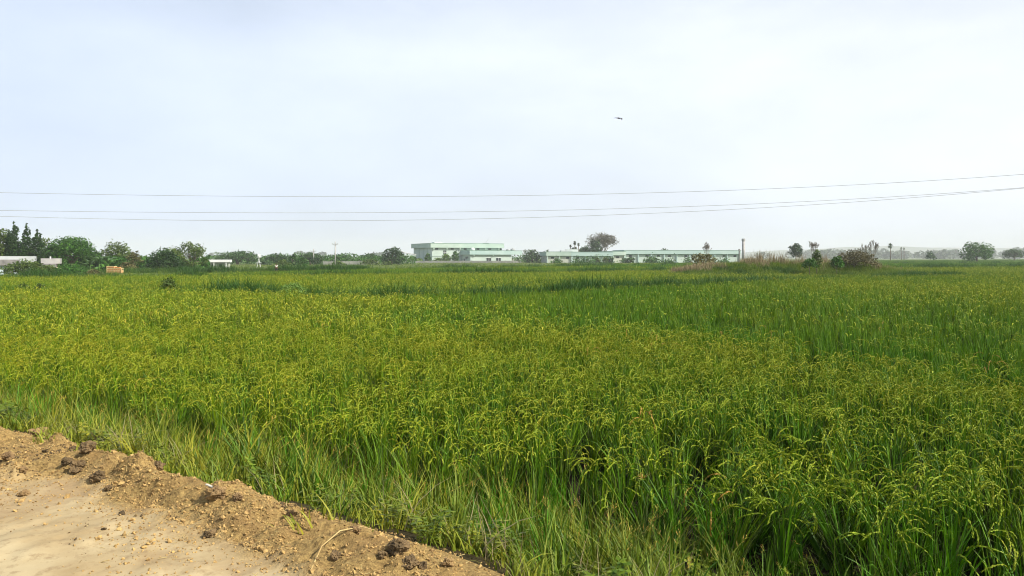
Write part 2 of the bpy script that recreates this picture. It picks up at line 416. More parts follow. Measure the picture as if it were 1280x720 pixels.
def scatter(name, key, P, rot, scl, pick, tint, label=None, cat=None):
    n = len(P)
    me = bpy.data.meshes.new(name)
    me.vertices.add(n); me.vertices.foreach_set('co', np.asarray(P, np.float32).ravel())
    def attr(nm, typ, data, f):
        a = me.attributes.new(nm, typ, 'POINT'); a.data.foreach_set(f, np.ascontiguousarray(data).ravel())
    attr('rot', 'FLOAT_VECTOR', np.asarray(rot, np.float32), 'vector')
    s3 = np.asarray(scl, np.float32)
    if s3.ndim == 1: s3 = np.stack([s3] * 3, -1)
    attr('scl', 'FLOAT_VECTOR', s3, 'vector')
    attr('pick', 'INT', np.asarray(pick, np.int32), 'value')
    attr('tint', 'FLOAT', np.asarray(tint, np.float32), 'value')
    o = link(name, me)
    ng = bpy.data.node_groups.new(name + '_scatter', 'GeometryNodeTree')
    ng.interface.new_socket('Geometry', in_out='INPUT', socket_type='NodeSocketGeometry')
    ng.interface.new_socket('Geometry', in_out='OUTPUT', socket_type='NodeSocketGeometry')
    N, L = ng.nodes, ng.links
    gi, go = N.new('NodeGroupInput'), N.new('NodeGroupOutput')
    iop = N.new('GeometryNodeInstanceOnPoints'); ci = N.new('GeometryNodeCollectionInfo')
    ci.inputs['Collection'].default_value = PROTO[key]
    ci.inputs['Separate Children'].default_value = True; ci.inputs['Reset Children'].default_value = True
    def na(nm, t):
        a = N.new('GeometryNodeInputNamedAttribute'); a.data_type = t; a.inputs['Name'].default_value = nm
        return a.outputs['Attribute']
    L.new(gi.outputs[0], iop.inputs['Points']); L.new(ci.outputs[0], iop.inputs['Instance'])
    iop.inputs['Pick Instance'].default_value = True
    L.new(na('pick', 'INT'), iop.inputs['Instance Index']); L.new(na('rot', 'FLOAT_VECTOR'), iop.inputs['Rotation'])
    L.new(na('scl', 'FLOAT_VECTOR'), iop.inputs['Scale']); L.new(iop.outputs[0], go.inputs[0])
    md = o.modifiers.new('scatter', 'NODES'); md.node_group = ng
    tag(o, label, cat, kind='stuff')
    return o

class Tuft:
    """strips of leaf built in numpy; material index per face"""
    def __init__(s): s.V, s.F, s.M, s.n = [], [], [], 0
    def strip(s, pts, wid, side, mi):
        pts = np.asarray(pts); k = len(pts)
        v = np.empty((2 * k, 3)); v[0::2] = pts - side * (np.asarray(wid)[:, None] / 2); v[1::2] = pts + side * (np.asarray(wid)[:, None] / 2)
        f = np.array([[2 * i, 2 * i + 1, 2 * i + 3, 2 * i + 2] for i in range(k - 1)]) + s.n
        s.V.append(v); s.F.append(f); s.M += [mi] * (k - 1); s.n += 2 * k
    def blade(s, base, az, h, lean, droop, w, seg, mi, twist=0.0, curl=1.7):
        t = np.linspace(0, 1, seg + 1); o = np.array([math.cos(az), math.sin(az), 0.0])
        z = h * (t - droop * t ** 3); r = lean * t ** curl
        a2 = az + math.pi / 2 + twist
        side = np.array([math.cos(a2), math.sin(a2), 0.25 * math.sin(twist)])
        wid = w * np.clip(1.15 * (1 - t) ** 0.55, 0.06, 1.0)
        pts = np.asarray(base)[None, :] + r[:, None] * o[None, :] + z[:, None] * np.array([0, 0, 1.0])
        s.strip(pts, wid, side, mi); return pts
    def leafq(s, c, d, side, ln, w, mi):
        c = np.asarray(c)
        s.V.append(np.array([c, c + d * ln * .5 + side * w / 2, c + d * ln, c + d * ln * .5 - side * w / 2]))
        s.F.append(np.array([[0, 1, 2, 3]]) + s.n); s.M.append(mi); s.n += 4
    def mesh(s, name, mats):
        me = mesh_np(name, np.concatenate(s.V), np.concatenate(s.F), s.M)
        for m in mats: me.materials.append(m)
        return me

U = rng.uniform
def rice_hill(lod, ripe=True, brown=False):
    t = Tuft()
    nl, npn, spread = {0: (21, 7, 0.045), 1: (19, 5, 0.05), 2: (42, 6, 0.34), 3: (76, 5, 1.3)}[lod]
    wk = {0: 1.65, 1: 2.3, 2: 3.2, 3: 6.5}[lod]
    if not ripe: nl, npn = int(nl * 1.45), 0
    if ripe and lod < 2: npn = max(2, int(npn * U(.5, 1.4)))
    for i in range(nl):
        a = U(0, 6.28); rr = spread * math.sqrt(U(0, 1)); b = np.array([math.cos(a) * rr, math.sin(a) * rr, 0.0])
        az = U(0, 6.28) if lod > 1 else a + U(-0.9, 0.9)
        h = U(0.55, 1.12) if ripe else U(0.62, 1.02)
        t.blade(b, az, h, U(0.04, 0.36) if ripe else U(0.03, 0.20), U(0.0, 0.34) * (1 if ripe else 0.4), U(0.008, 0.014) * wk, {0: 5, 1: 3, 2: 2, 3: 2}[lod], 0, U(-0.6, 0.6), 2.2)
    for i in range({0: 20, 1: 7, 2: 0, 3: 0}[lod]):       # culms and sheaths, coloured dark as the shade inside the hill
        a = U(0, 6.28); rr = spread * 1.3 * math.sqrt(U(0, 1)); b = np.array([math.cos(a) * rr, math.sin(a) * rr, 0.0]); h = U(.42, .68)
        sa = U(0, 3.14); tp = b * (1 + U(.6, 1.8)) + np.array([U(-.04, .04), U(-.04, .04), h])
        t.strip(np.array([b, tp]), np.array([.011, .008]) * (1 if lod == 0 else 2.2), np.array([math.cos(sa), math.sin(sa), 0]), 3)
    for i in range(npn):
        a = U(0, 6.28); rr = spread * math.sqrt(U(0, 1)); b = np.array([math.cos(a) * rr, math.sin(a) * rr, 0.0])
        az = U(0, 6.28) if lod > 1 else a + U(-0.8, 0.8); o = np.array([math.cos(az), math.sin(az), 0.0]); up = np.array([0, 0, 1.0])
        h = U(0.70, 0.96); le = U(0.03, 0.12); mi = 2 if brown and i % 2 else 1
        top = b + o * le + up * h
        L_, nod = (U(0.22, 0.36), U(1.3, 2.9)) if lod == 0 else (U(0.16, 0.26), U(1.2, 2.9))
        k = {0: 8, 1: 4, 2: 3, 3: 3}[lod]
        pts = [top]; ang = 1.42
        for q in range(k):
            ang -= nod / k * (1.5 - 1.0 * q / k)
            pts.append(pts[-1] + (o * math.cos(ang) + up * math.sin(ang)) * L_ / k)
        pts = np.array(pts); sd = np.array([-o[1], o[0], 0.0])
        if lod == 0:
            t.strip(np.array([b, b * .5 + top * .5 + o * -.01, top]), [0.005, 0.0045, 0.004], sd, 0)
            t.strip(pts, np.full(len(pts), 0.004), sd, mi)
            for q in range(1, len(pts)):
                for e in range(5):
                    f = U(0, 1); p = pts[q - 1] * (1 - f) + pts[q] * f
                    dr = (pts[q] - pts[q - 1]); dr /= np.linalg.norm(dr)
                    dr = dr + sd * U(-0.35, 0.35) + up * U(-0.4, 0.05); dr /= np.linalg.norm(dr)
                    nn = np.cross(dr, np.array([U(-1, 1), U(-1, 1), U(-1, 1)])); nn /= np.linalg.norm(nn) + 1e-6
                    t.leafq(p, dr, nn, U(0.022, 0.038), U(0.009, 0.015), mi)
        else:
            w = {1: 0.024, 2: 0.030, 3: 0.06}[lod]
            t.strip(pts, w * np.concatenate([[0.4], np.full(len(pts) - 2, 1.0), [0.35]]), sd * U(0.6, 1) + up * U(-.5, .5), mi)
            if lod == 1: t.strip(np.array([b, top]), [0.006, 0.005], sd, 0)
    return t.mesh('rice', [M['rice_leaf'], M['panicle'], M['sedge'], M['culm']])

for lod in range(4):
    ms = [rice_hill(lod, True) for _ in range(10 if lod < 2 else 5)] + [rice_hill(lod, True, True)] + [rice_hill(lod, False) for _ in range(4)]
    proto_coll('rice%d' % lod, ms)

def boundary_AB(x):      # depth of the line where the yellow near paddy ends and the greener paddy begins
    return np.interp(x, [-60, -12, -7.4, -2, 3.1, 6.7, 8.1, 14, 60], [52, 50, 45, 33, 24.8, 17.9, 12.4, 11.2, 10.0])
def bund1(x):            # weedy bund across the paddies
    return np.interp(x, [-70, -35, -21, -15, -8, -1, 14, 32, 70], [53, 54, 53, 49, 45, 48, 64, 84, 110])
def bund2(x):
    return np.interp(x, [-120, -60, -30, 0, 15, 45, 120], [88, 92, 98, 112, 125, 150, 190])
def field_end(x, y):     # far edge of the paddies, seen along each bearing from the road
    px = 640 + x / y * FPX
    return np.interp(px, [-150, 0, 150, 300, 500, 640, 900, 1280, 1400], [80, 84, 92, 108, 150, 195, 320, 800, 800])
def rice_zone(x, y):
    """ripeness tint, greenness (chance of an unripe hill), height"""
    a = y < boundary_AB(x) + 1.6 * (fbm(x * .25, y * .25, 301) - .5) * 4 + rng.normal(0, 1.3, np.shape(x)) * np.clip(y / 16, .6, 2.5)
    big = fbm(x * 0.11, y * 0.11, 51, 3); sml = fbm(x * 0.6, y * 0.6, 61, 3)
    edge = sstep(0, 14, y - boundary_AB(x))
    right = sstep(4, 30, x)
    tint = np.where(a, 0.14 + 0.85 * (big - .4) + 0.5 * (sml - .5) + 0.32 * sstep(2, -12, x), 0.02 + 0.5 * (big - .35) + 0.25 * (sml - .5) + 0.30 * edge * right + 0.12 * edge)
    b1, b2 = bund1(x), bund2(x)
    beyond = y > b1
    tint = np.where(beyond & (y < b2), 0.48 + 0.7 * (big - .5) + 0.2 * (sml - .5), tint)
    tint = np.where(y >= b2, 0.10 + 1.6 * (fbm(x * 0.02, y * 0.035, 71, 3) - .5), tint)
    green = np.where(a, 0.06 + 0.2 * (sml > .68), np.where(beyond, np.where(y > b2, .7, .30), 0.94 - 0.34 * edge * right - .3 * (sml > .66)))
    ht = 0.97 + 0.14 * (big - .5) + 0.10 * (sml - .5)
    return np.clip(tint, 0, 1), green, ht

def field(name, key, y0, y1, step, label, hk=1.0, fade=()):
    yy = np.arange(y0, y1, step); half = 0.662 * 1.16 * y1 + 5 if y1 < 500 else 620
    xx = np.arange(-half, half, step)
    X, Y = np.meshgrid(xx, yy); X = X.ravel(); Y = Y.ravel()
    X = X + rng.normal(0, step * .28, X.size); Y = Y + rng.normal(0, step * .28, Y.size)
    s = NX * X + NY * Y
    k = (np.abs(X) < 0.662 * 1.16 * Y + 5) & (s > 6.75 - .5 * sstep(2, 7, DX * X + DY * Y) + 0.9 * (fbm(X * 1.1, Y * 1.1, 3, 3) - .5)) & (Y >= y0) & (Y < y1)
    # the three weights of plant overlap where they meet
    u_ = rng.random(X.size)
    for a, b, keep in fade: k &= (u_ < sstep(a, b, Y)) if keep else (u_ >= sstep(a, b, Y))
    # bunds and the far edge of the fields
    k &= (np.abs(Y - bund1(X)) > 1.1) & (np.abs(Y - bund2(X)) > 1.6)
    k &= Y < field_end(X, Y)
    k &= np.abs(Y - bund2(X) * 1.55 - 6) > 2.2
    k &= ~((X > 22) & (X < 62) & (Y > 96 ) & (Y < 116))
    # thin, broken places in the crop
    gap = fbm(X * .9, Y * .9, 131, 3)
    k &= rng.random(X.size) > np.where(gap > .62, .55, 0.07)
    X, Y = X[k], Y[k]; n = len(X)
    tint, green, ht = rice_zone(X, Y)
    c = PROTO[key]; nt_ = len(c.objects); nu = 4; nr = nt_ - 5
    u = rng.random(n)
    pick = np.where(u < green, nr + 1 + rng.integers(0, nu, n), rng.integers(0, nr, n))
    br = (fbm(X * .35, Y * .35, 151, 3) > .62) & (rng.random(n) < .14)
    pick = np.where(br & (u >= green), nr, pick)
    tint = np.clip(tint + rng.normal(0, .16, n), 0, 1)
    wv = fbm(X * .5, Y * .5, 333, 3) - .45
    rot = np.stack([rng.normal(0.02, .09, n), rng.normal(.06, .09, n) + .35 * wv + .5 * sstep(.60, .72, fbm(X * .45, Y * .45, 341, 3)), rng.uniform(0, 6.28, n)], -1)
    sc = ht * rng.normal(1.0, .11, n) * hk
    scatter(name, key, np.stack([X, Y, 0 * X], -1), rot, np.stack([np.ones(n), np.ones(n), sc], -1), pick, tint, label, 'rice crop')

field('rice_crop', 'rice0', 5.5, 28, 0.285, 'ripening rice with nodding yellow panicles closest to the dirt road', fade=((16, 28, False),))
field('rice_crop', 'rice1', 16, 66, 0.33, 'yellow green rice of the middle paddies around the deep green patch', fade=((16, 28, True), (50, 66, False)))
field('rice_crop', 'rice2', 50, 165, 0.62, 'paler rice beyond the first weedy bund', fade=((50, 66, True), (140, 165, False)))
field('rice_crop', 'rice3', 140, 420, 2.0, 'hazy far rice reaching to the factory walls', fade=((140, 165, True),))

field('rice_crop', 'rice3', 420, 800, 3.0, 'farthest rice running to the woods on the right', 1.2)

# grass of the road bank
def grass_tuft(n, h0, h1, w, spread, lean, seed_heads=0, m=0):
    t = Tuft()
    for i in range(n):
        a = U(0, 6.28); rr = spread * math.sqrt(U(0, 1)); b = np.array([math.cos(a) * rr, math.sin(a) * rr, -0.02])
        h = U(h0, h1)
        pts = t.blade(b, U(0, 6.28), h, h * U(*lean), U(0, .35), U(.6, 1.2) * w, 4, m, U(-.7, .7), 1.8)
        if i < seed_heads:
            p = pts[-1]; d = pts[-1] - pts[-2]; d = d / np.linalg.norm(d)
            for q in range(6):
                sdv = np.array([U(-1, 1), U(-1, 1), U(-.3, .6)]); dd = d + sdv * .7; dd /= np.linalg.norm(dd)
                t.leafq(p - d * .02 * q, dd, np.cross(dd, np.array([0.3, .2, 1])), U(.02, .05), .006, 1)
    return t
def broadleaf(nst, h, lw):
    t = Tuft(); up = np.array([0, 0, 1.0])
    for i in range(nst):
        az = U(0, 6.28); pts = t.blade(np.array([U(-.03, .03), U(-.03, .03), 0]), az, h * U(.6, 1), h * U(.2, .7), .15, .008, 5, 0, 0, 1.5)
        for q in range(1, 6):
            for e in range(4):
                a = U(0, 6.28); d = np.array([math.cos(a), math.sin(a), U(-.2, .4)]); d /= np.linalg.norm(d)
                sdv = np.cross(d, up); sdv /= np.linalg.norm(sdv)
                t.leafq(pts[q], d, sdv, U(.7, 1.3) * lw, lw * .5, 0)
    return t
broad_tuft = broadleaf
def mk(t): return t.mesh('grass', [M['grass'], M['sedge'], M['fresh'], M['bund'], M['dryreed']])
proto_coll('grass', [mk(grass_tuft(20, .06, .17, .010, .10, (.2, .9))), mk(grass_tuft(18, .10, .26, .010, .10, (.2, .9))),
                     mk(grass_tuft(16, .20, .45, .012, .09, (.15, .6), 0)), mk(grass_tuft(15, .35, .75, .013, .09, (.12, .5), 1)),
                     mk(grass_tuft(9, .4, .9, .009, .12, (.4, 1.0), 1)), mk(grass_tuft(18, .35, .75, .015, .08, (.08, .3), 0, 2)),
                     mk(broad_tuft(5, .22, .05)), mk(grass_tuft(8, .15, .45, .006, .12, (.3, 1.2), 0, 4))])
n = 9800
S = rng.uniform(3.1, 7.4, n); T = rng.uniform(-11, 17, n)
leftw = sstep(1.5, 5.0, T + .8 * (fbm(S, T, 90, 2) - .5))
dens = sstep(3.05, 3.9, S + .8 * (fbm(S * 2, T * 1.5, 91, 3) - .5)) * np.where(S > 6.6, .45 + .4 * leftw, .95)
k = rng.random(n) < dens * np.where(fbm(S * 1.6, T * 1.6, 95, 3) > .47, 1.0, .30)
S, T, leftw = S[k], T[k], leftw[k]; n = len(S)
S = np.concatenate([S, rng.normal(3.2, .12, 30)]); T = np.concatenate([T, rng.uniform(1, 9, 30)]); leftw = np.concatenate([leftw, np.zeros(30)]); n = len(S)
X, Y = st_xy(S, T); Z = land_z(S, T)
tall = sstep(3.2, 5.2, S) * (.55 + .45 * leftw) + 0.6 * (fbm(S * 1.4, T * 1.1, 97, 3) - .5)
u = rng.random(n)
pick = np.where(tall < .22, rng.integers(0, 2, n), np.where(tall < .5, rng.integers(1, 3, n), rng.integers(2, 5, n)))
fr = (fbm(S * .9, T * .9, 99, 2) > .46) & (S > 4.4) & (u < np.where(T < 2.8, .5, .16))
pick = np.where(fr, 5, pick)
pick = np.where((u > .93) | ((fbm(S * 1.1, T * 1.1, 101, 2) > .62) & (u > .6)), 6, pick)
pick = np.where((u > .84) & (u < .92), 7, pick)
tint = np.clip(.20 + .9 * (fbm(S * .8, T * .6, 103, 3) - .42) + .35 * sstep(1, 6, T) + rng.normal(0, .25, n), 0, 1)
rot = np.stack([rng.normal(0, .16, n), rng.normal(-.08, .16, n), rng.uniform(0, 6.28, n)], -1)
scatter('bank_grass', 'grass', np.stack([X, Y, Z], -1), rot, rng.uniform(.75, 1.2, n), pick, tint, 'wild grass on the slope between dirt ridge and rice', 'grass')

# weeds along the bunds and over the raised ground on the right
def weed_tuft(n, h0, h1, w, spread):
    t = Tuft()
    for i in range(n):
        a = U(0, 6.28); rr = spread * math.sqrt(U(0, 1)); b = np.array([math.cos(a) * rr, math.sin(a) * rr, 0.0])
        h = U(h0, h1); t.blade(b, U(0, 6.28), h, h * U(.15, .7), U(0, .3), w * U(.6, 1.2), 3, 0, U(-.7, .7))
    return t.mesh('weed', [M['bund']])
proto_coll('weed', [weed_tuft(52, .3, .75, .022, .35) for _ in range(3)] + [weed_tuft(60, .45, 1.1, .026, .42) for _ in range(3)])
PX, PY, PS, PT, PZ = [], [], [], [], []
def along(fn, x0, x1, step, width, s0, s1, t0, t1, nz_seed, zf=None):
    xs = np.arange(x0, x1, step); xs = xs + rng.uniform(-step, step, xs.size)
    ys = fn(xs) + rng.normal(0, width, xs.size)
    q = fbm(xs * .16, ys * .05, nz_seed, 3)
    PX.append(xs); PY.append(ys); PS.append((s0 + (s1 - s0) * sstep(.38, .68, q)) * rng.uniform(.75, 1.2, xs.size))
    PT.append(np.clip(t0 + (t1 - t0) * rng.random(xs.size) - .5 * sstep(.45, .65, q), 0, 1)); PZ.append(0 * xs if zf is None else zf(xs, ys))
along(bund1, -60, 60, .09, .5, .95, 1.45, 0, .6, 201)
along(bund1, -20, 24, .07, .7, 1.15, 1.65, 0, .25, 203)
along(bund2, -120, 150, .075, 1.0, 1.15, 1.8, .0, .35, 205)
along(lambda x: bund2(x) * 1.55 + 6, -150, 220, .13, 1.4, 1.2, 1.9, .0, .4, 207)
along(lambda x: bund1(x) * 1.22 + 2, -60, 70, .30, .7, .9, 1.3, .1, .8, 209)
for (pxa, pxb, D, hk) in ((455, 500, 46, 1.3), (545, 660, 47, 1.25), (900, 1010, 77, 1.3), (205, 225, 56, 1.2), (1090, 1130, 92, 1.2), (1180, 1240, 100, 1.1), (700, 900, 70, 1.2), (300, 345, 58, 1.2)):
    xa, xb = (pxa - 640) / FPX * D, (pxb - 640) / FPX * D; q = int((xb - xa) * 11)
    PX.append(rng.uniform(xa, xb, q)); PY.append(rng.normal(D, .8, q)); PS.append(rng.uniform(.8, 1.1, q) * hk); PT.append(rng.uniform(0, .35, q)); PZ.append(np.zeros(q))
# raised grassy ground carrying the dry reeds
def mound_z(x, y):
    return 1.7 * sstep(19, 32, x) * (1 - sstep(47, 58, x)) * np.exp(-((y - 107) / 6.0) ** 2)
xs = np.linspace(12, 72, 61); ys = np.linspace(90, 124, 35); X, Y = np.meshgrid(xs, ys, indexing='ij'); idx = np.arange(X.size).reshape(X.shape)
F = np.stack([idx[:-1, :-1], idx[1:, :-1], idx[1:, 1:], idx[:-1, 1:]], -1).reshape(-1, 4)
Zm = mound_z(X, Y) + .25 * (fbm(X * .4, Y * .4, 221, 3) - .5) * (mound_z(X, Y) > .2) + 0.012 - 0.1 * (mound_z(X, Y) < .02)
tag(link('grassy_mound', mesh_np('grassy_mound', np.stack([X, Y, Zm], -1).reshape(-1, 3), F, smooth=True), M['ground']), kind='structure')
q = 5200; xs = rng.uniform(18, 58, q); ys = rng.normal(105, 5, q)
PX.append(xs); PY.append(ys); PS.append(rng.uniform(.5, .95, q)); PT.append(np.clip(rng.normal(.85, .25, q) - .7 * (fbm(xs * .3, ys * .3, 231, 2) > .6), 0, 1)); PZ.append(mound_z(xs, ys))
# rough grass between the last paddies and the tree belts
q = 9000; pxs = rng.uniform(-60, 940, q); ys = 85 + 340 * rng.random(q) ** 1.2; xs = (pxs - 640) / FPX * ys; k_ = (ys > field_end(xs, ys) + 1) & (ys < np.interp(pxs, [0, 240, 300, 500, 520, 940], [118, 150, 280, 300, 415, 415])); xs, ys = xs[k_], ys[k_]; q = len(xs)
PX.append(xs); PY.append(ys); PS.append(rng.uniform(.35, .75, q)); PT.append(np.clip(.8 + 1.2 * (fbm(xs * .05, ys * .05, 281, 3) - .5) + rng.normal(0, .15, q), 0, 1)); PZ.append(np.zeros(q))
proto_coll('drygrass', [Tuft.mesh(t_, 'dry', [M['dryreed']]) for t_ in [grass_tuft(26, .3, .95, .03, .35, (.1, .5)) for _ in range(3)]])
q = 2300; xs = np.concatenate([rng.uniform(21, 53, q), rng.uniform(46, 75, 400)]); ys = rng.normal(110, 2.4, len(xs)); k_ = fbm(xs * .3, ys * .15, 261, 3) > .44; xs, ys = xs[k_], ys[k_]; n = len(xs)
scatter('dry_grass', 'drygrass', np.stack([xs, ys, mound_z(xs, ys)], -1), np.stack([rng.normal(0, .1, n), rng.normal(0, .1, n), rng.uniform(0, 6.28, n)], -1), rng.uniform(.8, 1.7, n) * (.7 + .6 * fbm(xs * .4, ys * 0, 263, 2)) * (.4 + .6 * (mound_z(xs, ys) > .3)), rng.integers(0, 3, n), np.zeros(n), 'tan dry grass along the crest of the mound', 'dry grass')
PX, PY, PS, PT, PZ = map(np.concatenate, (PX, PY, PS, PT, PZ)); n = len(PX)
scatter('bund_grass', 'weed', np.stack([PX, PY, PZ], -1), np.stack([rng.normal(0, .1, n), rng.normal(0, .1, n), rng.uniform(0, 6.28, n)], -1), PS, rng.integers(0, 6, n), PT,
        'rank weeds along the narrow bunds between the paddies', 'weeds')

# crumbs, gravel and straw on the loose dirt
def lump(seed, sub=1, amp=.35, squash=.7):
    bm = bmesh.new(); bmesh.ops.create_icosphere(bm, subdivisions=sub, radius=1.0)
    o = Vector((seed * 3.7, seed * 1.3, seed * 2.1))
    for v in bm.verts:
        k = 1 + amp * mnoise.noise(v.co * 1.3 + o) + amp * .6 * mnoise.noise(v.co * 3.1 + o) + (amp * .5 * mnoise.noise(v.co * 7.0 + o) if sub > 2 else 0)
        v.co = v.co * k; v.co.z *= squash
    me = bpy.data.meshes.new('lump'); bm.to_mesh(me); bm.free(); return me
cr = [lump(i + 1, 1, .75, .6) for i in range(5)]
for me in cr: me.materials.append(M['crumb'])
dk = [lump(i + 11, 1, .5, .65) for i in range(2)]
for me in dk: me.materials.append(M['dark_clod'])
stw = []
for i in range(2):
    b = MB().tube([(-1.4, 0, 0), (0, .12 * (i + 1), .15), (1.4, 0, 0)], [.10, .12, .08], 4); me = b.mesh('straw'); me.materials.append(M['straw']); stw.append(me)
proto_coll('crumb', cr + dk + stw)
n = 80000
T = rng.uniform(-.5, 9.0, n); S = foot(T) + np.abs(rng.normal(0, .5, n)) * np.where(rng.random(n) < .14, -.7, 1); k = (S > 1.3) & (S < 3.5); S, T = S[k], T[k]
k = rng.random(S.size) < np.clip(.25 + 1.6 * (fbm(S * 2.5, T * 2.5, 241, 3) - .3), 0, 1); S, T = S[k], T[k]
q = 90; S = np.concatenate([S, rng.uniform(.3, 2.4, q)]); T = np.concatenate([T, rng.uniform(0, 9, q)]); n = len(S)
X, Y = st_xy(S, T); Z = land_z(S, T)
sz = np.exp(rng.normal(math.log(.0048), .48, n)); sz = np.where(np.arange(n) >= n - q, sz * .6, sz)
damp = fbm(S * 2.2, T * 1.6, 251, 3)
pick = np.where(rng.random(n) < .30, 7 + rng.integers(0, 2, n), np.where((damp > .62) & (rng.random(n) < .45), 5 + rng.integers(0, 2, n), rng.integers(0, 5, n)))
scatter('dirt_crumbs', 'crumb', np.stack([X, Y, Z + sz * .25], -1), rng.uniform(0, 6.28, (n, 3)) * np.array([.15, .15, 1]), sz, pick, np.zeros(n),
        'loose crumbs of earth and straw strewn over the dirt ridge', 'dirt')

# ------------------------------------------------------------------ single clods on the ridge
def on_land(px, row):
    """where a photograph pixel's ray meets the road and bank"""
    for D in np.arange(2.2, 12, .01):
        p = at(px, row, D); s, t = NX * p.x + NY * p.y, DX * p.x + DY * p.y
        if float(land_z(s, t)) >= p.z: return p, s, t
    return p, s, t
clods = [(271, 617, 15, 'clod', 'big tan clod on the ridge with its left side in shade', 3), (298, 622, 9, 'clod', 'small tan clod just right of the biggest tan one', 5),
         (48, 542, 13, 'clod', 'rounded brown clod on the crest at the picture edge by the grass', 7), (108, 560, 13, 'dark_clod', 'flat dark clod on the crest above the black cluster', 9),
         (92, 562, 8, 'dark_clod', 'thin dark slab of earth leaning beside the flat dark clod', 10),
         (98, 583, 13, 'dark_clod', 'black knobbly clod halfway down the slope of the ridge', 12), (84, 577, 8, 'dark_clod', 'little dark clod touching the black knobbly one', 13),
         (122, 597, 12, 'dark_clod', 'low dark clod at the foot of the slope', 15),
         (9, 570, 9, 'clod', 'pointed brown clod alone near the left picture edge', 17), (135, 610, 6, 'dark_clod', 'tiny dark clod on the pale sand', 18),
         (197, 583, 9, 'dark_clod', 'crumbling grey clod on the crest in front of shaded grass', 20), (28, 588, 7, 'clod', 'small brown clod low on the slope at left', 22),
         (497, 686, 16, 'dark_clod', 'largest black clod at the right end of the ridge', 23), (478, 694, 8, 'dark_clod', 'small black clod left of the largest black one', 24),
         (512, 704, 13, 'dark_clod', 'black broken clod below the largest black one', 26), (527, 708, 10, 'dark_clod', 'dark clod at the picture bottom beside the broken one', 27),
         (560, 703, 9, 'clod', 'grey brown clod near the bottom tip of the ridge', 29), (444, 662, 9, 'clod', 'light tan clod on the crest before the low grass', 31),
         (365, 642, 8, 'clod', 'tan nub of earth on the crest between tan clods', 33), (420, 695, 9, 'dark_clod', 'dark lump sunk in the slope near the dry stalk', 34),
         (30, 617, 8, 'clod', 'flat brown clod lying at the edge of the pale sand', 36), (262, 668, 9, 'dark_clod', 'brown lump in the hollow of the lower slope', 38)]
for (px, row, wpx, mk_, lab, sd_) in clods:
    p, s, t = on_land(px, row + wpx * .3)
    r = wpx * .75 / FPX * p.y
    me = lump(sd_, 4, .55, .8); me.materials.append(M[mk_])
    for pl in me.polygons: pl.use_smooth = False
    o = link('dirt_clod', me, loc=(p.x, p.y, float(land_z(s, t)) + r * .35)); o.scale = (r, r * .9, r * .9); o.rotation_euler = (0, 0, sd_)
    tag(o, lab, 'dirt clod', 'clods lying on the dirt ridge')
p, s, t = on_land(262, 612)
b = MB(); b.box(-.034, .034, -.008, .008, 0, .008, .002)
o = b.build('white_scrap', M['scrap'], loc=(p.x, p.y, p.z + .02)); o.rotation_euler = (0, .15, R(-28)); tag(o, 'thin white scrap lying beside the big tan clod', 'scrap')
pts = []
for (px, row, dz) in ((388, 716, .01), (402, 695, .05), (425, 680, .07), (452, 670, .05), (468, 667, .02)):
    p, s, t = on_land(px, row); pts.append(p + Vector((0, 0, dz)))
tag(MB().tube(pts, [.004, .0045, .004, .003, .002], 5).build('dry_stalk', M['straw']), 'bent pale dry stalk arching over the dirt ridge', 'stalk')

# ------------------------------------------------------------------ single weeds near the road
def grow(px, row, name, lab, cat, t, mats, scale=1.0, grp=None):
    p, s, t_ = on_land(px, row)
    me = t.mesh(name, mats)
    o = link(name, me, loc=(p.x, p.y, float(land_z(s, t_)) - .01)); o.scale = (scale,) * 3
    return tag(o, lab, cat, grp)
grow(205, 560, 'broadleaf_weed', 'leafy pale green weed in the grass behind the dark crest clods', 'weed', broadleaf(9, .42, .075), [M['weed']], 1.0)
grow(960, 712, 'broadleaf_weed', 'small leafy weed at the picture bottom under the rice edge', 'weed', broadleaf(7, .22, .05), [M['weed']])
for (px, row, h, lab) in ((615, 650, .75, 'leftmost of the four fresh green tufts before the rice edge'), (690, 655, .7, 'vivid green tuft second from left before the rice edge'),
                          (745, 640, .72, 'vivid green tuft third from left standing before the rice'), (655, 672, .5, 'shortest fresh green tuft lowest on the bank')):
    grow(px, row, 'grass_tuft', lab, 'grass tuft', grass_tuft(110, h * .55, h, .011, .2, (.05, .28), 0, 2), [M['grass'], M['sedge'], M['fresh']], 1.0, 'fresh green tufts on the bank')
t = grass_tuft(10, .5, .8, .008, .05, (.1, .4))
for i in range(26):
    a = U(0, 6.28); d = np.array([math.cos(a), math.sin(a), U(.0, .8)]); d /= np.linalg.norm(d)
    t.leafq(np.array([.03, 0, .86]), d, np.cross(d, np.array([.2, .1, 1.0])), U(.06, .12), .011, 1)
t.strip(np.array([[0, 0, 0], [.01, 0, .45], [.03, 0, .86]]), [.006, .006, .005], np.array([1.0, 0, 0]), 0)
pe = at(800, 598, 7.9)
o = link('sedge_plant', t.mesh('sedge_plant', [M['grass'], M['sedge']]), loc=(pe.x, pe.y, pe.z - .86)); tag(o, 'sedge with one rust brown starry flower head at the rice edge', 'sedge')

# ------------------------------------------------------------------ trees and bushes
def leaf_cards(P, size, flat=0.35):
    n = len(P); d = rng.normal(0, 1, (n, 3)); d[:, 2] *= .7; d /= np.linalg.norm(d, axis=1)[:, None]
    e = rng.normal(0, 1, (n, 3)); e = np.cross(d, e); e /= np.linalg.norm(e, axis=1)[:, None] + 1e-9
    s = size * rng.uniform(.6, 1.35, n)[:, None]
    V = np.stack([P - d * s * .62, P + e * s * .36, P + d * s * .62, P - e * s * .36], 1).reshape(-1, 3)
    return V, np.arange(4 * n).reshape(n, 4)

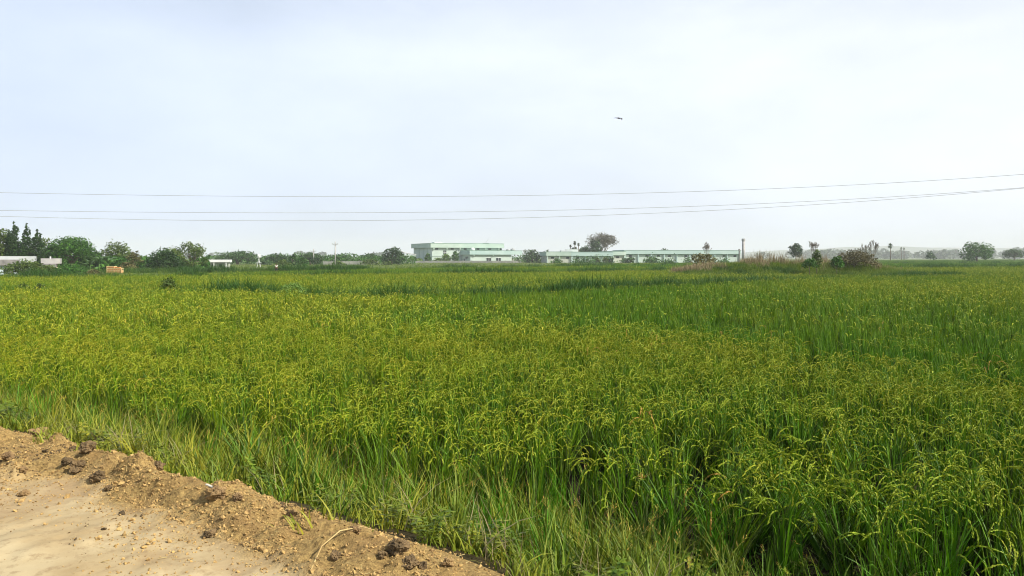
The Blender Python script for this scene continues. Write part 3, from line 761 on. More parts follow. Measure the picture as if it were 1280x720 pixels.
def lobes_points(lobes, n, shell=.5):
    """points in the outer shell of a set of ellipsoids (c, r)"""
    vol = np.array([l[1][0] * l[1][2] for l in lobes]); cnt = np.maximum((n * vol / vol.sum()).astype(int), 4); out = []
    for (c, r), k in zip(lobes, cnt):
        d = rng.normal(0, 1, (k, 3)); d /= np.linalg.norm(d, axis=1)[:, None]
        rad = (shell + (1.06 - shell) * rng.random(k) ** .7)[:, None]
        out.append(np.array(c) + d * rad * np.array(r))
    return np.concatenate(out)

def trunk_mb(h, r0, limbs, lean=0.0):
    b = MB(); top = Vector((lean * h, 0, h))
    b.tube([(0, 0, -.2), (lean * h * .4, 0, h * .5), top], [r0 * 1.15, r0 * .9, r0 * .7], 7)
    for e in limbs:
        e = Vector(e); mid = top.lerp(e, .5) + Vector((random.uniform(-.1, .1), random.uniform(-.1, .1), .12)) * (e - top).length
        b.tube([top - Vector((0, 0, r0)), mid, e], [r0 * .55, r0 * .34, r0 * .12], 5)
    return b

def tree(name, px, D, wpx, top, base, leaf, lab, cat='tree', style='round', cover=4.4, bark='bark', group=None, lsize=2.1, depth=.8):
    """a tree or bush: px its middle, wpx its crown width, top and base rows of crown in the photograph, D its distance"""
    k = D / FPX; w = wpx * k; ztop = EYE - (top - HOR) * k; zc0 = max(EYE - (base - HOR) * k, 0.15); ch = ztop - zc0
    root = empty(name, ((px - 640) * k, D, 0)); tag(root, lab, cat, group)
    lobes = []
    if style == 'column':
        m = 9
        for i in range(m):
            f = i / (m - 1); rr = 1.2 * w / 2 * (1 - f ** 2.6) ** .8 * (.8 + .3 * random.random()) + .08 * w
            lobes.append(((random.uniform(-.12, .12) * w, random.uniform(-.1, .1) * w, zc0 + ch * (.05 + .9 * f)), (rr, rr, ch / m * .95)))
    else:
        m = {'round': 15, 'dome': 18, 'bush': 14, 'sparse': 12, 'tall': 14}[style]
        for i in range(m):
            a = 2.399963 * i + random.uniform(-.3, .3); f = (i + .5) / m
            if style == 'dome': zz = .25 + .52 * math.sqrt(max(0, 1 - f)) ; rr = math.sqrt(f) * .72
            elif style == 'bush': zz = .10 + .60 * (1 - f) ; rr = math.sqrt(f) * .70
            elif style == 'tall': zz = .12 + .72 * f; rr = .55 * math.sin(math.pi * (.18 + .8 * f))
            else: zz = .12 + .64 * (1 - f) + random.uniform(-.06, .06); rr = .70 * math.sin(math.pi * (.10 + .62 * f))
            q = random.uniform(.22, .34) * (.75 if style == 'sparse' else 1)
            lobes.append(((math.cos(a) * rr * w / 2, math.sin(a) * rr * w / 2 * depth, zc0 + ch * min(zz, .86)), (q * w * .72, q * w * .72, q * ch * random.uniform(.6, .95))))
        tp = max(l[0][2] + l[1][2] for l in lobes); f = (ztop - zc0) / (tp - zc0)
        lobes = [((c[0], c[1], zc0 + (c[2] - zc0) * f), (r[0], r[1], r[2] * f)) for c, r in lobes]
    n = int(np.clip(cover * wpx * (ch / k) / (lsize * lsize * .45), 150, 6500))
    if style == 'sparse': n = int(n * .42)
    P = lobes_points(lobes, n, .45 if style != 'sparse' else .2)
    P += rng.normal(0, .02 * w, P.shape)
    P[:, 2] = np.maximum(P[:, 2], .05)
    V, F = leaf_cards(P, lsize * k)
    link('crown', mesh_np('crown', V, F), M[leaf], root)
    hb = max(zc0 + ch * (.22 if style != 'bush' else .08), .25)
    limbs = [(l[0][0] * .8, l[0][1] * .8, l[0][2]) for l in lobes[::(2 if style != 'sparse' else 1)]]
    trunk_mb(hb, max(.035 * w, .05) * (.6 if style == 'bush' else 1), limbs).build('trunk', M[bark], root, smooth=True)
    return root

def branchy(name, px, D, wpx, top, base, lab, cat, leaf=None, nleaf=0, depthmax=5, m='palebark', r0=None, spread=.62, lsize=1.3, start=2, group=None, tf=.26, tmin=.11):
    """a bare or thinly leaved tree: recursive branching"""
    k = D / FPX; w = wpx * k; h = EYE - (top - HOR) * k; z0 = max(EYE - (base - HOR) * k, 0)
    root = empty(name, ((px - 640) * k, D, z0)); tag(root, lab, cat, group); h -= z0
    segs, tips = [], []
    def rec(p, d, ln, r, lev):
        e = p + d * ln; mid = p.lerp(e, .5) + Vector((random.uniform(-1, 1), random.uniform(-1, 1), random.uniform(-.3, .5))) * ln * .09
        segs.append(([p, mid, e], [r, r * .82, r * .62]))
        if lev >= 2: tips.append(mid); tips.append(e)
        if lev >= depthmax: return
        for i in range(3 if lev < 4 else 2):
            a = random.uniform(0, 6.28); nd = (d + Vector((math.cos(a), math.sin(a) * .8, random.uniform(-.1, .35))) * spread * random.uniform(.7, 1.3)).normalized()
            rec(e, nd, ln * random.uniform(.62, .86), r * .60, lev + 1)
    r = r0 or .028 * h
    for i in range(start):
        a = 6.28 * i / start + .5
        rec(Vector((0, 0, 0)), Vector((math.cos(a) * .35, math.sin(a) * .2, 1)).normalized(), h * tf, r, 0)
    A = np.array([q for s_, _ in segs for q in s_]); fz = h / A[:, 2].max(); fx = w / (A[:, 0].max() - A[:, 0].min()); ox = (A[:, 0].max() + A[:, 0].min()) / 2
    tr = lambda q: Vector(((q.x - ox * min(1, max(q.z, 0) / (.3 * h))) * fx, q.y * fx, q.z * fz))
    b = MB()
    for s_, rr in segs: b.tube([tr(q) for q in s_], [max(x, tmin * k) for x in rr], 4 if rr[0] < .3 * r else 6)
    b.build('trunk', M[m], root)
    if leaf:
        tp = np.array([tr(q) for q in tips]); P = tp[rng.integers(0, len(tp), nleaf)] + rng.normal(0, .022 * w, (nleaf, 3))
        V, F = leaf_cards(P, lsize * k); link('crown', mesh_np('crown', V, F), M[leaf], root)
    return root

def fan_palm(name, px, D, wpx, top, base, lab, heads=1, leaf='lf_dark', group=None):
    k = D / FPX; root = empty(name, ((px - 640) * k, D, 0)); tag(root, lab, 'palm', group)
    h = EYE - (top - HOR) * k; rr = wpx * k / 2; z = h - rr
    MB().tube([(0, 0, 0), (.1, 0, z * .5), (0, 0, z)], [.32, .24, .2], 7).build('trunk', M['bark'], root, smooth=True)
    t = Tuft()
    for i in range(70):
        d = rng.normal(0, 1, 3); d[2] = d[2] * .8 + .15; d /= np.linalg.norm(d); s_ = np.cross(d, [0, 0, 1.0]); s_ /= np.linalg.norm(s_) + 1e-6
        t.strip(np.array([[0, 0, z], np.array([0, 0, z]) + d * rr * .55, np.array([0, 0, z]) + d * rr * U(.85, 1.1) + np.array([0, 0, -.12 * rr])]), np.array([.08, .34, .05]) * rr, s_, 0)
    me = t.mesh('crown', [M[leaf]]); link('crown', me, None, root)
    return root

def banana(px, D, hpx, base, lab):
    k = D / FPX; root = empty('banana_plant', ((px - 640) * k, D, 0)); tag(root, lab, 'banana plant', 'banana plants in front of the broad trees')
    h = hpx * k + .3; hs = h * .38
    MB().tube([(0, 0, 0), (0, 0, hs * .6), (.05, 0, hs)], [.16, .13, .08], 8).build('stem', M['weed'], root, smooth=True)
    for i in range(9):
        a = 6.28 * i / 9 + U(-.3, .3); o = Vector((math.cos(a), math.sin(a), 0)); L = h * U(.5, .72); e0 = U(.95, 1.4); b = MB(); P = []; p = Vector((0, 0, hs)); ang = e0
        for q in range(7):
            P.append(p.copy()); p = p + (o * math.cos(ang) + Vector((0, 0, 1)) * math.sin(ang)) * L / 6; ang -= .28
        b.strip(P, [w * .55 for w in (.06, .35, .75, .9, .85, .6, .08)], (-o.y, o.x, .15))
        b.build('leaf', M['banana'], root)
    return root

# left cluster, about 130 to 180 m off
COLG, BUSH = 'columnar ashoka trees behind the low white house', 'bushes before the low houses'
tree('broadleaf_tree', 1, 150, 30, 285, 330, 'lf_olive', 'sunlit olive tree cut by the left picture edge', lsize=2.2)
tree('columnar_tree', 12, 146, 12, 289, 332, 'lf_dark', 'shorter dark columnar tree left of the tallest one', 'tree', 'column', cover=7, group=COLG)
tree('columnar_tree', 18, 145, 13, 279, 332, 'lf_dark', 'tallest leaning columnar tree above the white parapet', 'tree', 'column', cover=7, group=COLG)
tree('columnar_tree', 33, 145, 11, 281, 332, 'lf_dark', 'slimmest columnar tree with a pointed tip', 'tree', 'column', cover=7, group=COLG)
tree('columnar_tree', 46, 146, 13, 288, 332, 'lf_dark', 'columnar tree closest to the broad dark tree', 'tree', 'column', cover=7, group=COLG)
tree('broadleaf_tree', 26, 152, 20, 300, 332, 'lf_dark', 'low dark tree filling the gap between columnar trees', lsize=2.2)
tree('broadleaf_tree', 57, 165, 20, 296, 330, 'lf_olive', 'pale thin tree peeping between columnar and broad trees', style='sparse')
tree('broadleaf_tree', 89, 158, 62, 296, 338, 'lf_mid', 'broad deep green tree with flat top behind the small house', style='dome')
tree('broadleaf_tree', 64, 160, 26, 304, 336, 'lf_dark', 'dark tree joined to the left of the broad deep green one', style='round')
tree('broadleaf_tree', 113, 162, 28, 310, 340, 'lf_dark', 'dark low tree behind the banana plants', style='round')
tree('broadleaf_tree', 144, 170, 44, 301, 338, 'lf_olive', 'round topped olive tree right of the banana plants', style='round', cover=3.6)
tree('broadleaf_tree', 168, 160, 22, 313, 340, 'lf_tan', 'brownish withering tree between round tree and black bush', style='sparse', cover=5)
tree('dry_bush', 160, 152, 26, 326, 341, 'lf_tan', 'tan dry bush behind the timber stack', 'bush', 'bush', cover=2.6)
tree('bush', 30, 122, 56, 324, 346, 'lf_olive', 'largest olive bush hiding the wall of the white house', 'bush', 'bush', group=BUSH)
tree('bush', 58, 124, 34, 331, 346, 'lf_olive', 'lower bush in the middle under the small grey roof', 'bush', 'bush', group=BUSH)
tree('bush', 86, 125, 48, 329, 346, 'lf_mid', 'dark green bush at the right end under the broad tree', 'bush', 'bush', group=BUSH)
tree('bush', 116, 127, 24, 337, 346, 'lf_tan', 'low yellowish bush tapering beside the banana plants', 'bush', 'bush', group=BUSH)
for px, D, hp, lab in ((113, 150, 22, 'leftmost banana plant under the dark tree'), (124, 148, 27, 'tallest banana plant with wide arching leaves'), (135, 149, 25, 'rightmost banana plant near the timber stack'), (106, 152, 17, 'shortest banana plant half hidden by the bush')):
    banana(px, D, hp, 338, lab)
tree('bush', 205, 152, 52, 311, 341, 'lf_dark', 'big black green bush with ragged top', 'bush', 'bush', cover=4.2)
tree('broadleaf_tree', 212, 156, 36, 308, 330, 'lf_olive', 'olive twiggy tree rising above the black bush', style='sparse')
tree('thin_tree', 240, 168, 44, 301, 340, 'lf_olive', 'thin open tree with wispy top right of the black bush', style='sparse', cover=5, lsize=2.0)
tree('broadleaf_tree', 256, 175, 13, 323, 334, 'lf_mid', 'small round tree by the thin open tree', style='round')
# middle cluster, 200 to 400 m off
tree('rain_tree', 297, 330, 58, 314, 338, 'lf_grey', 'wide domed tree behind the white flat building', style='dome')
tree('broadleaf_tree', 345, 310, 36, 317, 338, 'lf_grey', 'hazy dome of foliage behind the walking person', style='dome')
tree('bush', 331, 290, 18, 324, 338, 'lf_grey', 'grey green bush right of the white tower', 'bush', 'bush')
tree('bush', 353, 220, 24, 325, 337, 'lf_olive', 'olive bush just behind the walking person', 'bush', 'bush')
tree('broadleaf_tree', 366, 230, 12, 316, 334, 'lf_dark', 'slight dark tree with leaning top by the road fork', style='sparse', cover=5)
tree('broadleaf_tree', 376, 240, 16, 321, 334, 'lf_mid', 'small round bright tree left of the nearer pole', style='round')
tree('broadleaf_tree', 388, 320, 34, 315, 336, 'lf_grey', 'hazy tree crown behind the shorter pole', style='dome')
tree('broadleaf_tree', 396, 300, 16, 320, 336, 'lf_grey', 'low bluish tree touching the shorter pole on its right', style='round')
tree('broadleaf_tree', 427, 360, 36, 318, 334, 'lf_grey', 'low grey dome tree right of the taller pole', style='dome')
tree('broadleaf_tree', 462, 370, 38, 317, 333, 'lf_grey', 'wide flat grey tree before the dark round tree', style='dome')
tree('broadleaf_tree', 490, 320, 28, 308, 331, 'lf_dark', 'dark dense round tree next to the white roofed shed', style='round')
tree('bush', 462, 300, 30, 324, 333, 'lf_olive', 'low olive bush under the wide flat grey tree', 'bush', 'bush')
tree('bush', 484, 296, 16, 326, 333, 'lf_olive', 'little olive bush under the dark dense tree', 'bush', 'bush')
tree('bush', 422, 298, 20, 326, 333, 'lf_olive', 'low olive bush under the taller pole', 'bush', 'bush')
# trees by the factory
GF = 'young trees along the factory front'
tree('young_tree', 505, 425, 11, 320, 331, 'lf_mid', 'small tree in front of the white roofed shed', style='round', group=GF)
tree('bush', 516, 425, 16, 321, 331, 'lf_olive', 'pale bush between shed and factory corner', 'bush', 'bush')
tree('young_tree', 535, 428, 10, 317, 331, 'lf_mid', 'young tree at the factory corner', style='tall', group=GF)
tree('young_tree', 548, 430, 16, 322, 331, 'lf_bright', 'yellow green bushy tree left under the factory window', style='bush', group=GF)
tree('young_tree', 558, 430, 14, 317, 330, 'lf_bright', 'yellow green tree with open crown under the factory window', style='tall', group=GF)
tree('young_tree', 569, 430, 11, 313, 330, 'lf_mid', 'darkest young tree by the side of the lower factory block', style='tall', group=GF)
tree('young_tree', 525, 428, 10, 323, 331, 'lf_bright', 'lowest yellow green shrub tree under the factory side wall', style='bush', group=GF)
tree('broadleaf_tree', 665, 445, 24, 312, 330, 'lf_grey', 'grey green tree between factory and long shed', style='round')
tree('broadleaf_tree', 682, 450, 13, 312, 330, 'lf_grey', 'feathery bluish tree at the left end of the long shed', style='sparse', cover=5)
for px, lab in ((746, 'young tree before the pale shed wall left of the tree pair'), (757, 'left tree of the pair by the shed door'), (764, 'right tree of the pair by the shed door'), (788, 'bush like tree before the long shed left section'), (815, 'grey young tree before the middle of the long shed')):
    tree('young_tree', px, 405, 8 if px < 780 else 13, 321, 329, 'lf_olive' if px < 760 else 'lf_grey', lab, style='round', group='young trees before the long shed')
branchy('bare_tree', 752, 500, 46, 289, 327, 'large spreading bare brown tree behind the long shed', 'tree', 'lf_bare', 2600, 5, 'palebark', r0=.5, spread=.85, lsize=1.25, start=4, tf=.13)
tree('broadleaf_tree', 744, 480, 18, 298, 322, 'lf_dark', 'dark round tree in front of the large bare tree', style='round', cover=4)
tree('broadleaf_tree', 730, 485, 16, 307, 322, 'lf_grey', 'low grey tree between palms and dark round tree', style='round')
PG = 'fan palms behind the long shed'
fan_palm('fan_palm', 718.5, 470, 6, 300.5, 326, 'tallest fan palm left of the bare tree', group=PG)
fan_palm('fan_palm', 713, 472, 5, 305, 326, 'leftmost fan palm behind the long shed', group=PG)
fan_palm('fan_palm', 723, 474, 5, 303, 326, 'rightmost fan palm of the three behind the shed', group=PG)
tree('broadleaf_tree', 717, 476, 13, 308, 322, 'lf_dark', 'dark foliage tree at the foot of the three palms', style='round')
tree('broadleaf_tree', 831, 620, 22, 311, 325, 'lf_grey', 'low dark dome tree showing above the long shed roof', style='dome')
# right side
branchy('bare_shrub', 884, 118, 12, 302, 328, 'bare twiggy shrub on the tan brush before the shed end', 'shrub', None, 0, 4, 'palebark', r0=.02, spread=.5, start=3, tmin=.1)
tree('dry_bush', 879, 116, 38, 315, 331, 'lf_tan', 'tan dry bush before the shed end', 'bush', 'bush', cover=2.2)
tree('broadleaf_tree', 995, 330, 19, 303, 320, 'lf_dark', 'dark flat topped tree behind the dry reeds', style='tall', cover=4)
def reed_clump(px, D, wpx, top, base, n, lab, m='dryreed'):
    k = D / FPX; x = (px - 640) * k; z0 = float(mound_z(np.array(x), np.array(D))) - .05; zt = EYE - (top - HOR) * k; t = Tuft()
    for i in range(n):
        xx = rng.normal(0, wpx * k * .2); h = (zt - z0) * U(.45, 1.0) * math.exp(-(xx / (wpx * k * .5)) ** 2)
        t.blade(np.array([xx, rng.normal(0, .5), 0]), U(0, 6.28), h, h * U(.15, .45), .05, .04, 3, 0, U(-.7, .7), 1.6)
    o = link('reed_clump', t.mesh('reed_clump', [M[m]]), loc=(x, D, z0)); tag(o, lab, 'reeds', 'dry reeds on the grassy mound'); return o
for i, (px, w, top, lab) in enumerate(((938, 22, 313, 'low dry reed clump at the left end of the mound'), (949, 16, 308, 'dry reed clump with a tall spike right of the chimney'), (965, 20, 308, 'dense dry reed clump left of the flat topped tree'), (978, 18, 311, 'dry reed clump directly under the flat topped tree'),
                                     (1001, 20, 314, 'dry reed clump right under the flat topped tree'), (1030, 18, 312, 'dry reed clump behind the green shrub'), (1062, 22, 312, 'dry reed clump above the brush heap'), (1082, 16, 310, 'dry reed clump at the right end of the brush heap'))):
    reed_clump(px, 107 + (i % 3), w, top, 324, 170, lab)
tree('green_shrub', 1021, 100, 15, 311, 333, 'lf_olive', 'upright green shrub on the mound', 'shrub', 'tall', cover=3)
branchy('bare_shrub', 1018, 104, 16, 301, 328, 'bare shrub sticking up behind the green shrub', 'shrub', None, 0, 4, 'palebark', r0=.02, spread=.5, start=3, tmin=.1)
tree('green_shrub', 1046, 99, 18, 320, 334, 'lf_mid', 'low dark green shrub at the foot of the brush heap', 'shrub', 'bush')
tree('green_shrub', 1012, 99, 20, 322, 334, 'lf_mid', 'low shrub left of the upright green one', 'shrub', 'bush')
tree('brush_heap', 1068, 104, 62, 312, 332, 'lf_brush', 'wide heap of dry brown brush on the mound', 'brush', 'bush', cover=3.0, lsize=1.8)
branchy('bare_shrub', 1092, 108, 14, 299, 330, 'tallest bare stalks above the right end of the brush heap', 'shrub', None, 0, 4, 'palebark', r0=.022, spread=.42, start=3, tmin=.1)
branchy('bare_shrub', 1080, 108, 10, 304, 330, 'thin bare twigs above the middle of the brush heap', 'shrub', None, 0, 3, 'palebark', r0=.025, spread=.4, start=3)
fan_palm('fan_palm', 1113, 520, 8, 303, 322, 'lone fan palm right of the brush heap', leaf='lf_grey')
fan_palm('fan_palm', 1126.5, 640, 3.6, 308.5, 322, 'tiny far fan palm left of its twin', leaf='lf_grey', group='two tiny far palms')
fan_palm('fan_palm', 1130, 640, 3.6, 309, 322, 'tiny far fan palm right of its twin', leaf='lf_grey', group='two tiny far palms')
tree('broadleaf_tree', 1221, 400, 37, 302, 326, 'lf_mid', 'dense round tree standing alone before the far wood', style='round', cover=4)
tree('bush', 1163, 500, 12, 314, 324, 'lf_grey', 'small bush left of the lone round tree', 'bush', 'bush')
tree('broadleaf_tree', 1268, 520, 26, 311, 325, 'lf_grey', 'hazy low tree at the right picture edge', style='dome')
# dark bushes on the bunds
tree('bund_bush', 211, 53, 20, 346, 360, 'lf_olive', 'dark weedy bush on the bund beneath the black bush', 'bush', 'bush', group='bushes on the first bund')
tree('bund_bush', 28, 54, 16, 354, 362, 'lf_olive', 'low dark bush on the bund near the left picture edge', 'bush', 'bush', group='bushes on the first bund')
tree('bund_bush', 50, 54, 14, 354, 362, 'lf_olive', 'low dark bush second from left on the bund', 'bush', 'bush', group='bushes on the first bund')
tree('bund_bush', 366, 47, 38, 353, 369, 'lf_bright', 'wide low pale green bush on the bund below the person', 'bush', 'bush', group='bushes on the first bund')

# scrub added for the dark shade at the foot of the tree belts
Ps = []
for (pa, pb, D, h, q) in ((-60, 262, 176, 3.2, 5200), (258, 520, 352, 4.2, 5200), (640, 700, 452, 4.0, 1200), (95, 180, 166, 3.0, 1500)):
    px = rng.uniform(pa, pb, q); Dd = D + rng.normal(0, D * .02, q); x = (px - 640) / FPX * Dd
    Ps.append(np.stack([x, Dd, rng.random(q) ** .8 * h * (.35 + 1.1 * fbm(x * .12, Dd * .1, 271, 3))], -1))
for i in range(20):
    px, Dd = rng.uniform(690, 925), rng.uniform(398, 412); x = (px - 640) / FPX * Dd; h = rng.uniform(2, 3.8); q = 150
    Ps.append(np.stack([x + rng.normal(0, 1.3, q), Dd + rng.normal(0, 1, q), np.abs(rng.normal(0, .45, q)) * h], -1))
P = np.concatenate(Ps); V, F = leaf_cards(P, .75)
tag(link('undergrowth', mesh_np('undergrowth', V, F), M['lf_mid']), 'scrub added for the dark shade at the foot of the tree belts', 'undergrowth', kind='stuff')

# far wood and hills
Ps = []
for i in range(230):
    px = rng.uniform(1000, 1700) if i < 190 else rng.uniform(-500, 1000)
    D = rng.uniform(1500, 2500); k = D / FPX; x = (px - 640) * k
    hh = rng.uniform(11, 21) * (1.35 if D > 2000 else 1) * (.75 if px < 1000 else 1) * (.7 + .6 * vnoise(np.array(px * .02), np.array(3.3), 5)); ww = rng.uniform(20, 42)
    d = rng.normal(0, 1, (110, 3)); d /= np.linalg.norm(d, axis=1)[:, None]; P = np.array([x, D, hh * .55]) + d * np.array([ww * .5, ww * .5, hh * .45]); Ps.append(P)
P = np.concatenate(Ps); P[:, 2] = np.maximum(P[:, 2], .3); V, F = leaf_cards(P, 6.5)
tag(link('far_woods', mesh_np('far_woods', V, F), M['treeline']), 'bluish far wood along the right horizon', 'woods', kind='stuff')
xs = np.linspace(200, 5600, 150); ys = np.linspace(4300, 6100, 40); X, Y = np.meshgrid(xs, ys, indexing='ij'); idx = np.arange(X.size).reshape(X.shape)
px_ = 640 + X / Y * FPX
ridge = np.interp(px_, [640, 880, 980, 1060, 1110, 1150, 1210, 1280, 1400, 1560], [0, 20, 55, 70, 84, 78, 64, 67, 80, 62])
Zh = ridge * np.exp(-((Y - 5200) / 480) ** 2) * (.86 + .28 * fbm(X * .004, Y * .004, 401, 4)) * sstep(200, 700, X) * (1 - sstep(5000, 5600, X)) - 2
F = np.stack([idx[:-1, :-1], idx[1:, :-1], idx[1:, 1:], idx[:-1, 1:]], -1).reshape(-1, 4)
tag(link('hills', mesh_np('hills', np.stack([X, Y, Zh], -1).reshape(-1, 3), F, smooth=True), M['hill']), kind='structure')

# ------------------------------------------------------------------ the factory
RF = R(25)
fac_root = empty('factory_building', ((540 - 640) / FPX * 467, 467, 0), RF)
tag(fac_root, 'large pale mint flat roofed factory with a lower block in front', 'factory')
def part(name, m, root, *boxes, bev=0.0):
    b = MB()
    for q in boxes: b.box(*q, bev=bev)
    return b.build(name, M[m], root)
# local x runs along the front, y into the depth
part('wall', 'mint_wall', fac_root, (0, 46, .0, 36, 0, 8.9))
part('parapet', 'mint', fac_root, (-1.3, 47.2, -1.3, 37.2, 8.9, 11.5))
part('coping', 'green_trim', fac_root, (-1.4, 47.3, -1.4, 37.3, 11.5, 11.7))
part('roof_hut', 'white', fac_root, (3, 8, 4, 9, 11.7, 12.4))
for x in (0.5, 9, 17.5, 26, 34.5, 43.5): part('bracket', 'mint', fac_root, (x, x + .8, -1.0, -.003, 7.9, 8.897))
for x in (2, 12, 20.5, 29, 37, 44.3):
    part('vent', 'glass', fac_root, (x, x + 1.9, -.12, .15, 7.75, 8.6))
for y in (8.5, 15, 24):
    part('wall_rib', 'green_trim', fac_root, (-.12, .05, y, y + .35, 0, 8.88))
w = part('window', 'glass', fac_root, (7.2, 9.2, -.05, .1, 4.6, 7.2)); part('sill', 'mint', w, (6.9, 9.5, -.3, -.06, 4.4, 4.6)); part('frame', 'white', w, (8.12, 8.28, -.12, -.051, 4.6, 7.2), (7.2, 8.119, -.12, -.051, 5.85, 6.0), (8.281, 9.2, -.12, -.051, 5.85, 6.0))
part('ledge', 'mint', fac_root, (.1, 18.5, -.25, -.003, 3.7, 3.95))
# lower block
part('block_wall', 'mint_wall', fac_root, (19.35, 46.4, -14, -.004, 0, 4.7))
part('block_parapet', 'aqua', fac_root, (18.4, 53.2, -15.2, -.005, 4.7, 7.1))
part('block_coping', 'green_trim', fac_root, (18.3, 53.3, -15.3, -.006, 7.1, 7.25))
part('canopy_post', 'mint', fac_root, (52.3, 52.8, -14.5, -14, 0, 4.697)); part('canopy_post', 'mint', fac_root, (49, 49.5, -3, -2.5, 0, 4.697))
part('yard_fence', 'concrete', fac_root, (46.5, 53, -13.2, -13, 0, 2.0))
for x in (21, 33.5): part('block_bracket', 'mint', fac_root, (x, x + .8, -14.9, -14.003, 3.9, 4.697))
part('block_shadow_gap', 'green_trim', fac_root, (19.6, 46.2, -14.08, -14.002, 4.3, 4.69))
for x in (29.8, 36.2):
    d = part('door', 'glass', fac_root, (x, x + 3.0, -14.12, -13.95, 0, 2.7)); part('frame', 'white', d, (x + 1.42, x + 1.58, -14.2, -14.121, 0, 2.7), (x - .15, x + 3.15, -14.22, -14.122, 2.7, 2.9))
part('door', 'glass', fac_root, (19.2, 19.4, -5, -3.6, 0, 2.2)); part('window', 'glass', fac_root, (19.22, 19.42, -10.5, -9, 2.4, 3.6)); part('window', 'glass', fac_root, (19.22, 19.42, -8, -6.4, 1.9, 3.4))
def roof_tank(u, v, z, r, h, m, lab, grp=None):
    root = empty('water_tank', fac_root.matrix_basis @ Vector((u, v, z)) if False else (Matrix.Translation(fac_root.location) @ Matrix.Rotation(RF, 4, 'Z') @ Vector((u, v, z))))
    tag(root, lab, 'water tank', grp)
    MB().lathe([(r * .96, 0), (r, .1), (r, h * .6), (r * .8, h * .85), (r * .3, h)], 14).build('tank', M[m], root, smooth=True)
    MB().lathe([(r * .32, h * .98), (r * .32, h * 1.08)], 10).build('lid', M[m], root)
roof_tank(24.0, -6, 7.25, 1.3, 1.6, 'white', 'white domed tank on the lower factory roof')
roof_tank(47.3, -7, 7.25, 1.2, 1.0, 'metal', 'grey tank left of two on the lower roof end'); roof_tank(50.5, -7, 7.25, 1.4, 1.3, 'metal', 'grey tank right of two on the lower roof end')
ap = Matrix.Translation(fac_root.location) @ Matrix.Rotation(RF, 4, 'Z') @ Vector((37, 3, 11.7))
an = empty('roof_antenna', ap); tag(an, 'slanted thin antenna mast on the main factory roof', 'antenna')
MB().tube([(-.6, 0, .3), (1.4, 0, 3.1)], .06, 5).build('mast', M['metal'], an); part('plinth', 'metal', an, (-2.2, 1.6, -.5, .5, 0, .38))
# shed with white roof, left of the factory
k = 450 / FPX; sh = empty('white_roof_shed', ((500 - 640) * k, 450, 0), R(12)); tag(sh, 'small shed with sloping white roof left of the factory', 'shed')
b = MB(); prof = [(0, 7.3), (3.0, 5.9), (9.5, 4.9), (9.5, 4.6), (3.0, 5.55), (0, 6.95)]
f = [b.bm.verts.new((x, 0, z)) for x, z in prof]; g = [b.bm.verts.new((x, 12, z)) for x, z in prof]
b.bm.faces.new(f[::-1]); b.bm.faces.new(g)
for i in range(6): b.bm.faces.new((f[i], f[(i + 1) % 6], g[(i + 1) % 6], g[i]))
b.build('roof', M['white'], sh)
part('wall', 'mint_wall', sh, (.3, 9.2, .3, 11.7, 0, 4.55)); part('gable', 'aqua', sh, (.1, .29, .2, 11.8, 0, 6.7)); part('door', 'glass', sh, (1.0, 2.2, .2, .32, 2.4, 4.4))
# boundary wall in front of the factory
def wall_run(name, pts, h, m, lab):
    root = empty(name, (pts[0][0], pts[0][1], 0)); tag(root, lab, 'wall')
    for (a, b_) in zip(pts[:-1], pts[1:]):
        L = math.hypot(b_[0] - a[0], b_[1] - a[1]); n = max(1, int(L / 9))
        ang = math.atan2(b_[1] - a[1], b_[0] - a[0])
        for i in range(n):
            bb = MB(); bb.box(i * L / n + .2, (i + 1) * L / n - .2, -.1, .1, 0, h)
            o = bb.build('panel', M[m], root, (a[0] - pts[0][0], a[1] - pts[0][1], 0)); o.rotation_euler = (0, 0, ang)
            bb = MB(); bb.box(i * L / n - .18, i * L / n + .18, -.17, .17, 0, h + .15)
            o = bb.build('post', M[m], root, (a[0] - pts[0][0], a[1] - pts[0][1], 0)); o.rotation_euler = (0, 0, ang)
P_ = lambda px, D: ((px - 640) / FPX * D, D)
wall_run('boundary_wall', [P_(503, 418), P_(652, 436)], 1.15, 'dull_wall', 'low dark boundary wall along the factory front')
wall_run('boundary_wall', [P_(404, 318), P_(474, 328)], 1.35, 'dull_wall', 'grey boundary wall below the grey dome trees')
# long sheds
def long_shed(px0, px1, D0, D1, top, secs, wallm, bandm, lab, roofbit=None):
    x0, y0 = P_(px0, D0); x1, y1 = P_(px1, D1); L = math.hypot(x1 - x0, y1 - y0); root = empty('long_shed', (x0, y0, 0), math.atan2(y1 - y0, x1 - x0)); tag(root, lab, 'shed')
    part('wall', wallm, root, (0, L, 0, 18, 0, top - 2.3)); part('roof_band', bandm, root, (-.7, L + .7, -1.0, 19, top - 2.3, top - .15)); part('coping', 'green_trim', root, (-.8, L + .8, -1.1, 19.1, top - .15, top))
    for i in range(secs + 1):
        x = L * i / secs; part('pilaster', bandm, root, (x - .3, x + .3, -.75, -.004, 0, top - 2.303))
        if i < secs:
            part('gap_trim', 'green_trim', root, (x + .8, x + L / secs - .8, -.08, -.003, top - 2.75, top - 2.31))
            wx = x + L / secs * (.3 + .4 * ((i * 37) % 10) / 10); part('window', 'glass', root, (wx, wx + 1.8, -.06, .1, top - 3.9, top - 2.9))
    return root
long_shed(684, 714, 424, 426, 6.2, 2, 'palewall', 'mint', 'grey green shed end left of the aqua shed')
long_shed(715, 764, 426, 430, 6.1, 3, 'mint_wall', 'aqua', 'pale aqua shed under the bare tree')
long_shed(766, 780, 434, 436, 6.5, 1, 'palewall', 'mint', 'short dull shed between the two longer ones')
long_shed(781, 924, 438, 452, 7.2, 9, 'mint_wall', 'aqua', 'longest pale aqua shed with a row of pilasters')
